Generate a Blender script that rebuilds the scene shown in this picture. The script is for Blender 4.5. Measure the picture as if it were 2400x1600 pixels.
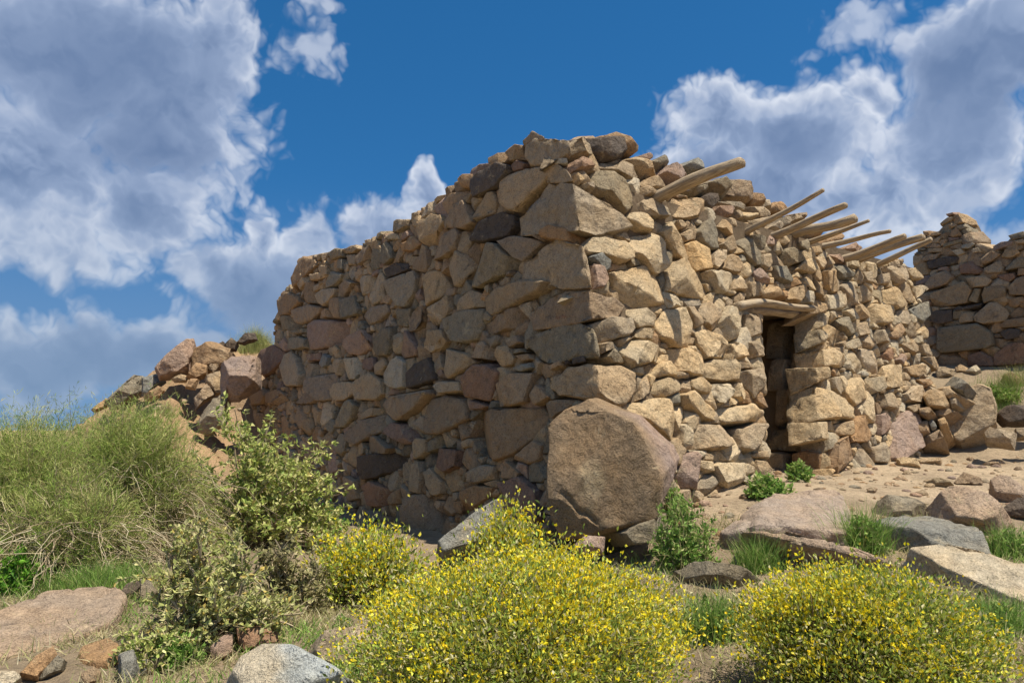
import bpy, bmesh, math, random
import numpy as np
from mathutils import Vector, Matrix

rng = np.random.default_rng(7)
random.seed(7)
R = math.radians
scene = bpy.context.scene
for o in list(bpy.data.objects):
    bpy.data.objects.remove(o)

# ------------------------------------------------------------------ camera
F = 1700.0                      # focal length in photograph pixels (2400 wide)
PITCH = math.atan(200 / F)
CZ = 1.15                       # eye height
cam = bpy.data.cameras.new('camera')
cam.sensor_width = 36
cam.lens = 36 * F / 2400
cam.clip_start = 0.05
cam.clip_end = 20000
cam_ob = bpy.data.objects.new('camera', cam)
scene.collection.objects.link(cam_ob)
cam_ob.location = (0, 0, CZ)
cam_ob.rotation_euler = (math.pi / 2 + PITCH, 0, 0)
scene.camera = cam_ob

# ------------------------------------------------------------------ light directions
DR = np.array([.804, .594, 0.]); DR /= np.linalg.norm(DR)      # along the doorway wall
NR = np.array([DR[1], -DR[0], 0.])                              # its outward normal
DL = np.array([-DR[1], DR[0], 0.])                              # along the shaded wall
NL = -DR
SUN_EL = R(67)
SUN_D = R(13)
sh = NR * math.cos(SUN_D) + DR * math.sin(SUN_D)
SUN = np.array([sh[0] * math.cos(SUN_EL), sh[1] * math.cos(SUN_EL), math.sin(SUN_EL)])
sun = bpy.data.lights.new('sun', 'SUN')
sun.energy = 4.3
sun.angle = R(0.53)
sun.color = (1.0, .93, .80)
sun_ob = bpy.data.objects.new('sun', sun)
scene.collection.objects.link(sun_ob)
sun_ob.rotation_euler = Vector(-SUN).to_track_quat('-Z', 'Y').to_euler()
sun_ob.location = (0, 0, 30)

vs = scene.view_settings
vs.view_transform = 'Standard'
vs.look = 'None'
vs.gamma = 1
vs.exposure = 0.66
vs.use_curve_mapping = False
scene.cycles.max_bounces = 4
scene.cycles.diffuse_bounces = 3
scene.cycles.transmission_bounces = 2
scene.cycles.transparent_max_bounces = 4


def ray(px, py):
    x = (px - 1200) / F
    u = (800 - py) / F
    d = np.array([x, math.cos(PITCH) - u * math.sin(PITCH), math.sin(PITCH) + u * math.cos(PITCH)])
    return d


EYE = np.array([0, 0, CZ])


def at_depth(px, py, y):
    d = ray(px, py)
    return EYE + d * (y / d[1])


def azel(px, py):
    d = ray(px, py)
    d = d / np.linalg.norm(d)
    return math.atan2(d[0], d[1]), math.asin(d[2])


# ------------------------------------------------------------------ sky with clouds
world = bpy.data.worlds.new('World')
scene.world = world
world.use_nodes = True
wn = world.node_tree
wn.nodes.clear()


class NT:
    """tiny helper for building node graphs"""
    def __init__(self, nt):
        self.nt = nt

    def n(self, t, **kw):
        nd = self.nt.nodes.new(t)
        for k, v in kw.items():
            setattr(nd, k, v)
        return nd

    def put(self, sock, v):
        if isinstance(v, bpy.types.NodeSocket):
            self.nt.links.new(v, sock)
        elif v is not None:
            sock.default_value = v

    def math(self, op, a, b=None, c=None, clamp=False):
        nd = self.n('ShaderNodeMath', operation=op, use_clamp=clamp)
        self.put(nd.inputs[0], a)
        if b is not None: self.put(nd.inputs[1], b)
        if c is not None: self.put(nd.inputs[2], c)
        return nd.outputs[0]

    def vmath(self, op, a, b=None):
        nd = self.n('ShaderNodeVectorMath', operation=op)
        self.put(nd.inputs[0], a)
        if b is not None: self.put(nd.inputs[1], b)
        return nd.outputs['Value'] if op in ('LENGTH', 'DOT_PRODUCT') else nd.outputs[0]

    def noise(self, vec, scale, detail=6, rough=.55, dist=0.0, lac=2.0):
        nd = self.n('ShaderNodeTexNoise')
        self.put(nd.inputs['Vector'], vec)
        nd.inputs['Scale'].default_value = scale
        nd.inputs['Detail'].default_value = detail
        nd.inputs['Roughness'].default_value = rough
        nd.inputs['Lacunarity'].default_value = lac
        nd.inputs['Distortion'].default_value = dist
        return nd.outputs['Fac']

    def smooth(self, v, lo, hi):
        nd = self.n('ShaderNodeMapRange', interpolation_type='SMOOTHSTEP')
        self.put(nd.inputs[0], v)
        nd.inputs[1].default_value = lo
        nd.inputs[2].default_value = hi
        return nd.outputs[0]

    def lin(self, v, lo, hi, a=0., b=1.):
        nd = self.n('ShaderNodeMapRange')
        self.put(nd.inputs[0], v)
        nd.inputs[1].default_value = lo
        nd.inputs[2].default_value = hi
        nd.inputs[3].default_value = a
        nd.inputs[4].default_value = b
        return nd.outputs[0]

    def mix(self, fac, a, b, blend='MIX'):
        nd = self.n('ShaderNodeMix', data_type='RGBA', blend_type=blend)
        self.put(nd.inputs[0], fac)
        self.put(nd.inputs[6], a if isinstance(a, bpy.types.NodeSocket) else (*a[:3], 1))
        self.put(nd.inputs[7], b if isinstance(b, bpy.types.NodeSocket) else (*b[:3], 1))
        return nd.outputs[2]


# blobs of cloud: photograph pixel centre, radii, weight
CLOUDS = [
    (200, 120, 430, 290), (60, 400, 370, 270), (400, 290, 240, 210), (510, 130, 130, 230),
    (330, 490, 170, 130), (-500, 300, 600, 420),
    (150, 830, 330, 120), (420, 850, 250, 120),
    (600, 660, 215, 150), (480, 640, 120, 75), (735, 565, 70, 95),
    (612, 555, 75, 105), (900, 545, 130, 90), (985, 450, 42, 62),
    (1680, 290, 180, 125), (1880, 320, 240, 140), (2015, 225, 85, 80),
    (1740, 430, 340, 150), (2200, 330, 280, 180), (2270, 150, 200, 210), (2420, 60, 220, 220),
    (2080, 450, 380, 130), (2850, 380, 520, 260),
]
WISPS = [(735, 150, 75, 85), (700, 5, 110, 50), (590, 310, 60, 50), (2060, 100, 170, 100), (2230, 560, 280, 80), (560, 420, 40, 60)]
DARKS = [(270, 170, 360, 210), (330, 350, 230, 120), (2260, 210, 190, 180), (1830, 340, 110, 70),
         (1700, 450, 190, 80), (640, 740, 200, 120), (300, 850, 330, 90), (900, 590, 110, 50),
         (-550, 200, 400, 240), (2900, 300, 360, 170)]


def blob_params(b):
    a0, e0 = azel(b[0], b[1])
    a1, _ = azel(b[0] + b[2] * .5, b[1])
    _, e1 = azel(b[0], b[1] - b[3] * .5)
    return a0, e0, abs(a1 - a0) * 2, abs(e1 - e0) * 2


def blob_group(name, blobs, warp_amt, puff):
    g = bpy.data.node_groups.new(name, 'ShaderNodeTree')
    g.interface.new_socket('P', in_out='INPUT', socket_type='NodeSocketVector')
    g.interface.new_socket('W', in_out='INPUT', socket_type='NodeSocketVector')
    g.interface.new_socket('D', in_out='OUTPUT', socket_type='NodeSocketFloat')
    t = NT(g)
    gi = t.n('NodeGroupInput'); go = t.n('NodeGroupOutput')
    p0 = gi.outputs[0]
    sc = t.n('ShaderNodeVectorMath', operation='SCALE')
    t.put(sc.inputs[0], gi.outputs[1]); sc.inputs['Scale'].default_value = warp_amt
    p = t.vmath('ADD', p0, sc.outputs[0])
    acc = None
    for b in blobs:
        a0, e0, ra, re = blob_params(b)
        q = t.n('ShaderNodeVectorMath', operation='MULTIPLY_ADD')
        t.put(q.inputs[0], p)
        q.inputs[1].default_value = (1 / ra, 1 / re, 0)
        q.inputs[2].default_value = (-a0 / ra, -e0 / re, 0)
        l = t.vmath('LENGTH', q.outputs[0])
        acc = l if acc is None else t.math('SMOOTH_MIN', acc, l, .12)
    acc = t.math('SUBTRACT', 1.0, acc)
    t.put(go.inputs[0], acc)
    return g


def puff_group():
    g = bpy.data.node_groups.new('cloud_billow', 'ShaderNodeTree')
    g.interface.new_socket('P', in_out='INPUT', socket_type='NodeSocketVector')
    g.interface.new_socket('D', in_out='OUTPUT', socket_type='NodeSocketFloat')
    t = NT(g)
    gi = t.n('NodeGroupInput'); go = t.n('NodeGroupOutput')
    tot = None
    for s_, k in ((8, .62), (19, .40), (43, .22), (95, .11)):
        n_ = t.n('ShaderNodeTexNoise', noise_dimensions='2D')
        t.put(n_.inputs['Vector'], gi.outputs[0])
        n_.inputs['Scale'].default_value = s_
        n_.inputs['Detail'].default_value = 0.0
        a_ = t.math('ABSOLUTE', t.math('SUBTRACT', n_.outputs['Fac'], .5))
        tot = t.math('MULTIPLY', a_, k * 2) if tot is None else t.math('MULTIPLY_ADD', a_, k * 2, tot)
    t.put(go.inputs[0], t.math('SUBTRACT', tot, .26))
    return g


def build_world():
    t = NT(wn)
    tc = t.n('ShaderNodeTexCoord')
    sep = t.n('ShaderNodeSeparateXYZ')
    t.put(sep.inputs[0], tc.outputs['Generated'])
    x, y, z = sep.outputs
    az = t.math('ARCTAN2', x, y)
    el = t.math('ARCSINE', z)
    cmb = t.n('ShaderNodeCombineXYZ')
    t.put(cmb.inputs[0], az); t.put(cmb.inputs[1], el)
    P = cmb.outputs[0]
    # clear mountain air: the pale band of the horizon lies below the hilltop
    up = t.n('ShaderNodeCombineXYZ')
    t.put(up.inputs[0], x); t.put(up.inputs[1], y)
    t.put(up.inputs[2], t.math('MULTIPLY_ADD', t.math('MAXIMUM', z, -.05), .75, .22))
    upn = t.vmath('NORMALIZE', up.outputs[0])
    sky = t.n('ShaderNodeTexSky', sky_type='NISHITA')
    sky.sun_disc = False
    sky.sun_elevation = SUN_EL
    sky.sun_rotation = math.atan2(SUN[0], SUN[1])
    sky.altitude = 1200
    sky.air_density = 1.0
    sky.dust_density = .3
    sky.ozone_density = 4.0
    t.put(sky.inputs[0], upn)
    hs = t.n('ShaderNodeHueSaturation')
    hs.inputs['Hue'].default_value = .495
    hs.inputs['Saturation'].default_value = 1.30
    hs.inputs['Value'].default_value = .76
    t.put(hs.inputs['Color'], sky.outputs[0])
    skyc = hs.outputs[0]
    nz = t.n('ShaderNodeTexNoise', noise_dimensions='2D')
    t.put(nz.inputs['Vector'], P)
    nz.inputs['Scale'].default_value = 7
    nz.inputs['Detail'].default_value = 4
    nz.inputs['Roughness'].default_value = .6
    W = t.vmath('SUBTRACT', nz.outputs['Color'], (.5, .5, .5))
    g = blob_group('cloud_shape', CLOUDS, .10, 0)
    gd = blob_group('cloud_base', DARKS, .12, 0)
    gw = blob_group('cloud_wisps', WISPS, .16, 0)
    gp = puff_group()
    GW = t.n('ShaderNodeGroup'); GW.node_tree = gw
    t.put(GW.inputs[0], P); t.put(GW.inputs[1], W)
    G1 = t.n('ShaderNodeGroup'); G1.node_tree = g
    GD = t.n('ShaderNodeGroup'); GD.node_tree = gd
    t.put(G1.inputs[0], P); t.put(G1.inputs[1], W)
    t.put(GD.inputs[0], P); t.put(GD.inputs[1], W)
    wsc = t.n('ShaderNodeVectorMath', operation='SCALE')
    t.put(wsc.inputs[0], W); wsc.inputs['Scale'].default_value = .06
    PW = t.vmath('ADD', P, wsc.outputs[0])
    B1 = t.n('ShaderNodeGroup'); B1.node_tree = gp
    B2 = t.n('ShaderNodeGroup'); B2.node_tree = gp
    t.put(B1.inputs[0], PW)
    t.put(B2.inputs[0], t.vmath('ADD', PW, (.010, .024, 0)))
    d1 = t.math('MULTIPLY_ADD', B1.outputs[0], .85, G1.outputs[0])
    d2 = t.math('MULTIPLY_ADD', B2.outputs[0], .85, G1.outputs[0])
    # the rest of the sky carries broken cloud of the same kind
    n3 = t.noise(t.vmath('ADD', tc.outputs['Generated'], (3.1, 1.7, .4)), 2.6, 3, .58, 0)
    infront = t.math('MULTIPLY', t.smooth(y, .25, .6), t.smooth(el, 1.1, .75))
    rest = t.math('MULTIPLY_ADD', n3, 3.0, -1.45)
    rest2 = t.math('SUBTRACT', rest, t.math('MULTIPLY', infront, 3.0))
    dens = t.math('MAXIMUM', d1, rest2)
    alpha = t.smooth(dens, -.02, .46)
    wisp = t.smooth(t.math('MULTIPLY_ADD', B1.outputs[0], 1.5, GW.outputs[0]), .05, .75)
    alpha = t.math('MAXIMUM', alpha, t.math('MULTIPLY', wisp, .55))
    lit = t.math('SUBTRACT', B1.outputs[0], B2.outputs[0])
    litf = t.smooth(lit, -.24, .24)
    soft = t.n('ShaderNodeSeparateXYZ')
    t.put(soft.inputs[0], W)
    dk = t.smooth(GD.outputs[0], -.45, 1.0)
    edge = t.smooth(dens, 1.05, .10)
    bright = t.math('MULTIPLY_ADD', litf, .26, t.math('MULTIPLY_ADD', edge, .44, .18))
    bright = t.math('MULTIPLY_ADD', soft.outputs[2], .42, bright)
    bright = t.math('MULTIPLY', bright, t.math('MULTIPLY_ADD', dk, -.70, 1.0), clamp=True)
    K = 1.0 / .11 / 1.5
    low = tuple(c * K for c in (.120, .190, .345))
    mid = tuple(c * K for c in (.31, .395, .57))
    high = tuple(c * K for c in (.80, .84, .92))
    c1 = t.mix(t.lin(bright, .0, .45), low, mid)
    c2 = t.mix(t.smooth(bright, .34, .95), c1, high)
    col = t.mix(t.math('MULTIPLY', alpha, .94), skyc, c2)
    haze = t.math('MULTIPLY', t.smooth(el, .34, -.02), .72)
    col = t.mix(haze, col, tuple(c * K for c in (.200, .310, .470)))
    bg = t.n('ShaderNodeBackground')
    bg.inputs['Strength'].default_value = .11
    t.put(bg.inputs['Color'], col)
    out = t.n('ShaderNodeOutputWorld')
    t.put(out.inputs['Surface'], bg.outputs[0])
    world.cycles.sampling_method = 'MANUAL'
    world.cycles.sample_map_resolution = 256


build_world()

# ------------------------------------------------------------------ small tools
COL = scene.collection
Z = np.array([0, 0, 1.])


def unit(v):
    v = np.asarray(v, float)
    return v / np.linalg.norm(v)


def _hash(ix, iy, iz):
    h = (ix * 374761393 + iy * 668265263 + iz * 2147483647 + 1013904223) & 0xffffffff
    h = ((h ^ (h >> 13)) * 1274126177) & 0xffffffff
    h = (h ^ (h >> 16)) & 0xffff
    return h / 65535.0


def vnoise(p):
    """value noise in [-1, 1] for an (n, 3) array"""
    p = np.asarray(p, float)
    i = np.floor(p).astype(np.int64)
    f = p - i
    f = f * f * (3 - 2 * f)
    r = 0
    for dx in (0, 1):
        wx = f[:, 0] if dx else 1 - f[:, 0]
        for dy in (0, 1):
            wy = f[:, 1] if dy else 1 - f[:, 1]
            for dz in (0, 1):
                wz = f[:, 2] if dz else 1 - f[:, 2]
                r = r + wx * wy * wz * _hash(i[:, 0] + dx, i[:, 1] + dy, i[:, 2] + dz)
    return r * 2 - 1


def fbm(p, oct=4, gain=.5):
    a, s, t = 1., 0., 0.
    p = np.asarray(p, float)
    for k in range(oct):
        s = s + a * vnoise(p * 2 ** k + 17.3 * k)
        t += a
        a *= gain
    return s / t


def mesh_from(name, verts, faces, mat=None, cols=None, smooth=True):
    """faces: (n,3) or (n,4) int array, or a list of arrays"""
    me = bpy.data.meshes.new(name)
    verts = np.asarray(verts, np.float32)
    if not isinstance(faces, list):
        faces = [faces]
    faces = [np.asarray(f, np.int32) for f in faces if len(f)]
    nl = sum(f.size for f in faces)
    npoly = sum(len(f) for f in faces)
    me.vertices.add(len(verts))
    me.vertices.foreach_set('co', verts.ravel())
    me.loops.add(nl)
    me.polygons.add(npoly)
    me.loops.foreach_set('vertex_index', np.concatenate([f.ravel() for f in faces]))
    starts, tot = [], 0
    for f in faces:
        k = f.shape[1]
        starts.append(tot + np.arange(len(f)) * k)
        tot += f.size
    me.polygons.foreach_set('loop_start', np.concatenate(starts).astype(np.int32))
    me.polygons.foreach_set('use_smooth', np.full(npoly, smooth))
    if cols is not None:
        at = me.color_attributes.new('Col', 'FLOAT_COLOR', 'POINT')
        c = np.ones((len(verts), 4), np.float32)
        c[:, :3] = cols
        at.data.foreach_set('color', c.ravel())
    me.update(calc_edges=True)
    if mat:
        me.materials.append(mat)
    return me


def link(name, data, parent=None, loc=(0, 0, 0), **props):
    o = bpy.data.objects.new(name, data)
    COL.objects.link(o)
    o.location = loc
    if parent is not None:
        o.parent = parent
    for k, v in props.items():
        if v is not None:
            o[k] = v
    return o


def thing(name, label, cat, loc=(0, 0, 0), group=None):
    return link(name, None, None, loc, label=label, category=cat, group=group)


def _ico(level):
    bm = bmesh.new()
    bmesh.ops.create_icosphere(bm, subdivisions=level, radius=1)
    v = np.array([x.co[:] for x in bm.verts])
    f = np.array([[w.index for w in g.verts] for g in bm.faces])
    bm.free()
    return v, f


ICO = {k: _ico(k) for k in (2, 3)}


def hull2(pts):
    pts = sorted(set((round(float(a), 5), round(float(b), 5)) for a, b in pts))
    if len(pts) < 3:
        return np.array(pts)

    def half(ps):
        h = []
        for p in ps:
            while len(h) >= 2 and (h[-1][0] - h[-2][0]) * (p[1] - h[-2][1]) - (h[-1][1] - h[-2][1]) * (p[0] - h[-2][0]) <= 0:
                h.pop()
            h.append(p)
        return h[:-1]
    return np.array(half(pts) + half(pts[::-1]))


def simplify(h, n):
    h = [np.array(p) for p in h]
    while len(h) > n:
        best, bi = 1e9, 0
        for i in range(len(h)):
            a, b, c = h[i - 1], h[i], h[(i + 1) % len(h)]
            ar = abs((b[0] - a[0]) * (c[1] - a[1]) - (b[1] - a[1]) * (c[0] - a[0]))
            if ar < best:
                best, bi = ar, i
        h.pop(bi)
    return np.array(h)


def poly_area_c(h):
    x, y = h[:, 0], h[:, 1]
    x2, y2 = np.roll(x, -1), np.roll(y, -1)
    cr = x * y2 - x2 * y
    A = cr.sum() / 2
    if abs(A) < 1e-9:
        return 0, h.mean(0)
    return A, np.array([((x + x2) * cr).sum(), ((y + y2) * cr).sum()]) / (6 * A)


def soft_poly(nrm, d, half, k, level, seed, amp=.05, ridge=.0, round_=None):
    """a rock: the polyhedron cut out by half-spaces round its centre, its edges broken and its faces uneven"""
    r = np.random.default_rng(seed * 31 + 3)
    size = float(np.mean(half))
    bm = bmesh.new()
    for q in nrm / d[:, None]:
        bm.verts.new(q * (1 + r.normal(0, 1e-4)))
    bmesh.ops.convex_hull(bm, input=bm.verts[:])
    bm.normal_update()
    pts = []
    lim = half.max() * 2.2
    for f in bm.faces:
        n = np.array(f.normal[:]); c = n @ np.array(f.verts[0].co[:])
        if abs(c) < 1e-6:
            continue
        q = n / c
        m = np.linalg.norm(q)
        if m > lim:
            q = q * (lim / m)
        pts.append(q)
    bm.free()
    bm = bmesh.new()
    vs_ = [bm.verts.new(q) for q in pts]
    bmesh.ops.remove_doubles(bm, verts=vs_, dist=size * .03)
    res = bmesh.ops.convex_hull(bm, input=bm.verts[:])
    dead = [e for e in bm.verts if not e.link_faces]
    if dead:
        bmesh.ops.delete(bm, geom=dead, context='VERTS')
    bmesh.ops.dissolve_limit(bm, angle_limit=.06, verts=bm.verts[:], edges=bm.edges[:])
    w = size * (round_ if round_ is not None else r.uniform(.035, .10))
    try:
        bmesh.ops.bevel(bm, geom=bm.edges[:] + bm.verts[:], offset=w, segments=2, profile=.5, affect='EDGES', clamp_overlap=True)
    except Exception:
        pass
    bmesh.ops.triangulate(bm, faces=bm.faces[:])
    step = size * {2: .95, 3: .50, 4: .34, 5: .20, 6: .075}[level]
    for _ in range(4 if level < 6 else 7):
        long_ = [e for e in bm.edges if e.calc_length() > step]
        if not long_:
            break
        bmesh.ops.subdivide_edges(bm, edges=long_, cuts=1)
        bmesh.ops.triangulate(bm, faces=[f for f in bm.faces if len(f.verts) > 3])
    bm.normal_update()
    p = np.array([v.co[:] for v in bm.verts])
    nv = np.array([v.normal[:] for v in bm.verts])
    f = np.array([[v.index for v in g.verts] for g in bm.faces])
    bm.free()
    o = seed * 7.13 % 97
    n1 = fbm(p / (size * .9) + o, 2)
    n2 = fbm(p / (size * .33) + o * 1.7, 2)
    disp = amp * .75 * size * n1 + amp * .55 * size * n2
    if level == 6:
        disp += amp * .22 * size * fbm(p / (size * .11) + o * 2.1, 3)
    if ridge:
        n3 = np.abs(vnoise(p / (size * .5) + o + 3))
        disp -= ridge * size * np.clip(1 - n3 * 4, 0, 1)
    p = p + nv * disp[:, None]
    return p, f


def frame_of(N):
    N = unit(N)
    e1 = np.cross(Z, N)
    if np.linalg.norm(e1) < .2:
        e1 = np.array([1., 0, 0]) - N * N[0]
    e1 = unit(e1)
    return np.array([e1, np.cross(N, e1), N])


_seed = [0]


def stone_geo(poly, p=.06, D=.25, k=16, level=3, tilt=.15, facets=2, taper=.2, amp=.05, grow=1.03, ridge=0., tiltdir=None):
    """poly: convex outline in the plane (metres). Returns local verts (x, y, h) and the faces."""
    _seed[0] += 1
    sd = _seed[0]
    r = np.random.default_rng(sd * 13 + 5)
    A, c = poly_area_c(poly)
    if A < 0:
        poly = poly[::-1]
    h = (poly - c) * grow
    hc = (p - D) / 2
    nr, ds = [], []
    for i in range(len(h)):
        a, b = h[i], h[(i + 1) % len(h)]
        e = b - a
        L = np.hypot(*e)
        if L < 1e-5:
            continue
        n2 = np.array([e[1], -e[0]]) / L
        tau = r.uniform(.0, taper * 2)
        n3 = unit([n2[0], n2[1], tau])
        hh = min(0., p * .5) - hc
        dd = n3 @ np.array([a[0], a[1], hh])
        if dd < 1e-3:
            continue
        nr.append(n3); ds.append(dd)
    rad = math.sqrt(abs(A) / math.pi)
    tx, ty = r.normal(0, tilt, 2) if tiltdir is None else tiltdir
    n3 = unit([tx, ty, 1])
    nr.append(n3); ds.append(n3[2] * (p - hc))
    a0 = r.uniform(0, 6.28)
    for q in range(facets):
        ph = a0 + q * 6.28 / max(facets, 1) + r.normal(0, .5)
        s = r.uniform(.35, 1.1)
        n3 = unit([math.cos(ph) * s, math.sin(ph) * s, 1])
        rho = r.uniform(.25, .7) * rad
        nr.append(n3)
        ds.append(n3 @ np.array([math.cos(ph) * rho, math.sin(ph) * rho, p - hc]))
    nr.append(np.array([0, 0, -1.])); ds.append(hc + D)
    half = np.array([np.ptp(h[:, 0]) / 2, np.ptp(h[:, 1]) / 2, (p + D) / 2])
    half = np.maximum(half, half.max() * .25)
    v, f = soft_poly(np.array(nr), np.array(ds), half, k, level, sd, amp, ridge)
    v = v + np.array([0, 0, hc])
    return v, f, c


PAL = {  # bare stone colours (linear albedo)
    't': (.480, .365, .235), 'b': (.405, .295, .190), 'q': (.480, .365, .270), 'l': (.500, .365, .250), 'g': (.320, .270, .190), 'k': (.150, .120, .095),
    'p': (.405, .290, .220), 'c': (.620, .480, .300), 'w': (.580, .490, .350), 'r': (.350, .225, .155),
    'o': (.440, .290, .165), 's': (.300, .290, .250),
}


def tint(c, r, amt=.16):
    c = np.array(PAL[c] if isinstance(c, str) else c)
    v = 1 + r.normal(0, amt)
    w = r.normal(0, .035)
    return np.clip(c * max(.55, v) * np.array([1 + w, 1, 1 - w * 1.5]), .03, .8)


class Plane:
    def __init__(self, P0, N, e1):
        self.P0 = np.array(P0, float)
        self.N = unit(N)
        self.e1 = unit(np.array(e1) - self.N * (np.array(e1) @ self.N))
        self.e2 = np.cross(self.N, self.e1)
        self.R = np.array([self.e1, self.e2, self.N])

    def px(self, x, y, off=0.):
        d = ray(x, y)
        t = ((self.P0 + self.N * off - EYE) @ self.N) / (d @ self.N)
        return EYE + d * t

    def uv(self, x, y, off=0.):
        q = self.px(x, y, off) - self.P0
        return np.array([q @ self.e1, q @ self.e2])

    def poly(self, pts, off=0.):
        return np.array([self.uv(x, y, off) for x, y in pts])

    def world(self, u, v, h=0.):
        return self.P0 + self.e1 * u + self.e2 * v + self.N * h


CROPS = {'A': (480, 500, 3.92), 'B': (1000, 280, 3.92), 'C': (480, 850, 3.92), 'D': (1000, 650, 3.92),
         'E': (1500, 330, 3.92), 'F': (1500, 680, 3.137), 'G': (1950, 450, 3.92), 'H': (1000, 900, 3.36),
         'I': (1900, 800, 3.92), 'J': (0, 750, 3.485), 'K': (0, 1150, 3.36), 'L': (600, 1150, 3.485),
         'M': (1200, 1150, 3.485), 'N': (1700, 1150, 3.36), 'X': (0, 0, 1.)}


def parse(line):
    """'A b 895,390 1025,420 ...' -> colour letter, pixel outline"""
    w = line.split()
    x0, y0, s = CROPS[w[0]]
    pts = [tuple(map(float, q.split(','))) for q in w[2:]]
    return w[1], [(x0 + a / s, y0 + b / s) for a, b in pts]


# ------------------------------------------------------------------ materials
def new_mat(name):
    m = bpy.data.materials.new(name)
    m.use_nodes = True
    m.node_tree.nodes.clear()
    t = NT(m.node_tree)
    out = t.n('ShaderNodeOutputMaterial')
    b = t.n('ShaderNodeBsdfPrincipled')
    b.inputs['Roughness'].default_value = .92
    b.inputs['Specular IOR Level'].default_value = .15
    t.put(out.inputs['Surface'], b.outputs[0])
    return m, t, b, out


def bump(t, h, strength, dist, normal=None):
    nd = t.n('ShaderNodeBump')
    nd.inputs['Strength'].default_value = strength
    nd.inputs['Distance'].default_value = dist
    t.put(nd.inputs['Height'], h)
    if normal is not None:
        t.put(nd.inputs['Normal'], normal)
    return nd.outputs[0]


def stone_material():
    m, t, b, out = new_mat('weathered stone')
    geo = t.n('ShaderNodeNewGeometry')
    P = geo.outputs['Position']
    at = t.n('ShaderNodeAttribute', attribute_name='Col')
    c0 = at.outputs['Color']
    n_big = t.noise(P, 3.3, 4, .6)
    n_mid = t.noise(P, 11, 6, .65, .6)
    n_fine = t.noise(P, 75, 4, .7)
    n_grain = t.noise(P, 260, 2, .6)
    c = t.mix(t.smooth(n_big, .35, .68), c0, t.mix(1., c0, (1.14, 1.06, .95), 'MULTIPLY'))
    c = t.mix(t.math('MULTIPLY', t.smooth(n_mid, .48, .30), .55), c, t.mix(1., c, (.58, .55, .54), 'MULTIPLY'))
    # pale crust and black weathering in patches of their own shape
    n_l = t.noise(t.vmath('ADD', P, (5.2, 1.1, 7.7)), 7, 7, .68, .8)
    c = t.mix(t.math('MULTIPLY', t.smooth(n_l, .57, .70), .55), c, (.60, .48, .30))
    n_d = t.noise(t.vmath('ADD', P, (9.2, 4.1, 2.7)), 5.5, 8, .74, .5)
    c = t.mix(t.math('MULTIPLY', t.smooth(n_d, .57, .68), .55), c, (.12, .10, .08))
    sp = t.lin(n_fine, .32, .68, .55, 1.36)
    c = t.mix(1., c, t.mix(sp, (0, 0, 0), (1, 1, 1)), 'MULTIPLY')
    gr = t.lin(n_grain, .32, .68, .66, 1.30)
    c = t.mix(1., c, t.mix(gr, (0, 0, 0), (1, 1, 1)), 'MULTIPLY')
    t.put(b.inputs['Base Color'], c)
    vor = t.n('ShaderNodeTexVoronoi', feature='F1')
    t.put(vor.inputs['Vector'], t.vmath('ADD', P, t.vmath('MULTIPLY', nz_color(t, P, 9), (.08, .08, .08))))
    vor.inputs['Scale'].default_value = 13
    hgt = t.math('MULTIPLY_ADD', vor.outputs['Distance'], .25, n_mid)
    nb = bump(t, hgt, 1.0, .07)
    nb = bump(t, n_fine, .8, .014, nb)
    nb = bump(t, n_grain, .38, .004, nb)
    t.put(b.inputs['Normal'], nb)
    return m


def nz_color(t, P, scale):
    nd = t.n('ShaderNodeTexNoise')
    t.put(nd.inputs['Vector'], P)
    nd.inputs['Scale'].default_value = scale
    nd.inputs['Detail'].default_value = 3
    return nd.outputs['Color']


def earth_material(name, a, b_, sc=6.):
    m, t, b, out = new_mat(name)
    P = t.n('ShaderNodeNewGeometry').outputs['Position']
    n = t.noise(P, sc, 8, .65, .4)
    n2 = t.noise(P, 70, 4, .65)
    c = t.mix(t.smooth(n, .35, .65), a, b_)
    c = t.mix(1., c, t.mix(t.lin(n2, .3, .7, .75, 1.2), (0, 0, 0), (1, 1, 1)), 'MULTIPLY')
    t.put(b.inputs['Base Color'], c)
    nb = bump(t, n, .6, .05)
    t.put(b.inputs['Normal'], bump(t, n2, .5, .012, nb))
    return m


def ground_material():
    m, t, b, out = new_mat('sandy ground')
    P = t.n('ShaderNodeNewGeometry').outputs['Position']
    at = t.n('ShaderNodeAttribute', attribute_name='Col')
    n = t.noise(P, 2.2, 6, .6, .3)
    n2 = t.noise(P, 24, 6, .7)
    n3 = t.noise(P, 150, 3, .7)
    c = t.mix(1., at.outputs['Color'], t.mix(t.lin(n, .3, .7, .68, 1.18), (0, 0, 0), (1, 1, 1)), 'MULTIPLY')
    c = t.mix(1., c, t.mix(t.lin(n2, .3, .7, .66, 1.22), (0, 0, 0), (1, 1, 1)), 'MULTIPLY')
    c = t.mix(1., c, t.mix(t.lin(n3, .3, .7, .78, 1.18), (0, 0, 0), (1, 1, 1)), 'MULTIPLY')
    vor = t.n('ShaderNodeTexVoronoi', feature='F1')
    t.put(vor.inputs['Vector'], P)
    vor.inputs['Scale'].default_value = 26
    peb = t.smooth(vor.outputs['Distance'], .16, .07)
    peb = t.math('MULTIPLY', peb, t.smooth(t.noise(P, 1.6, 3), .5, .62))
    c = t.mix(t.math('MULTIPLY', peb, .6), c, (.20, .14, .09))
    t.put(b.inputs['Base Color'], c)
    nb = bump(t, n2, .8, .07)
    nb = bump(t, n3, .5, .012, nb)
    nb = bump(t, peb, .6, .02, nb)
    t.put(b.inputs['Normal'], nb)
    return m


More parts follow.
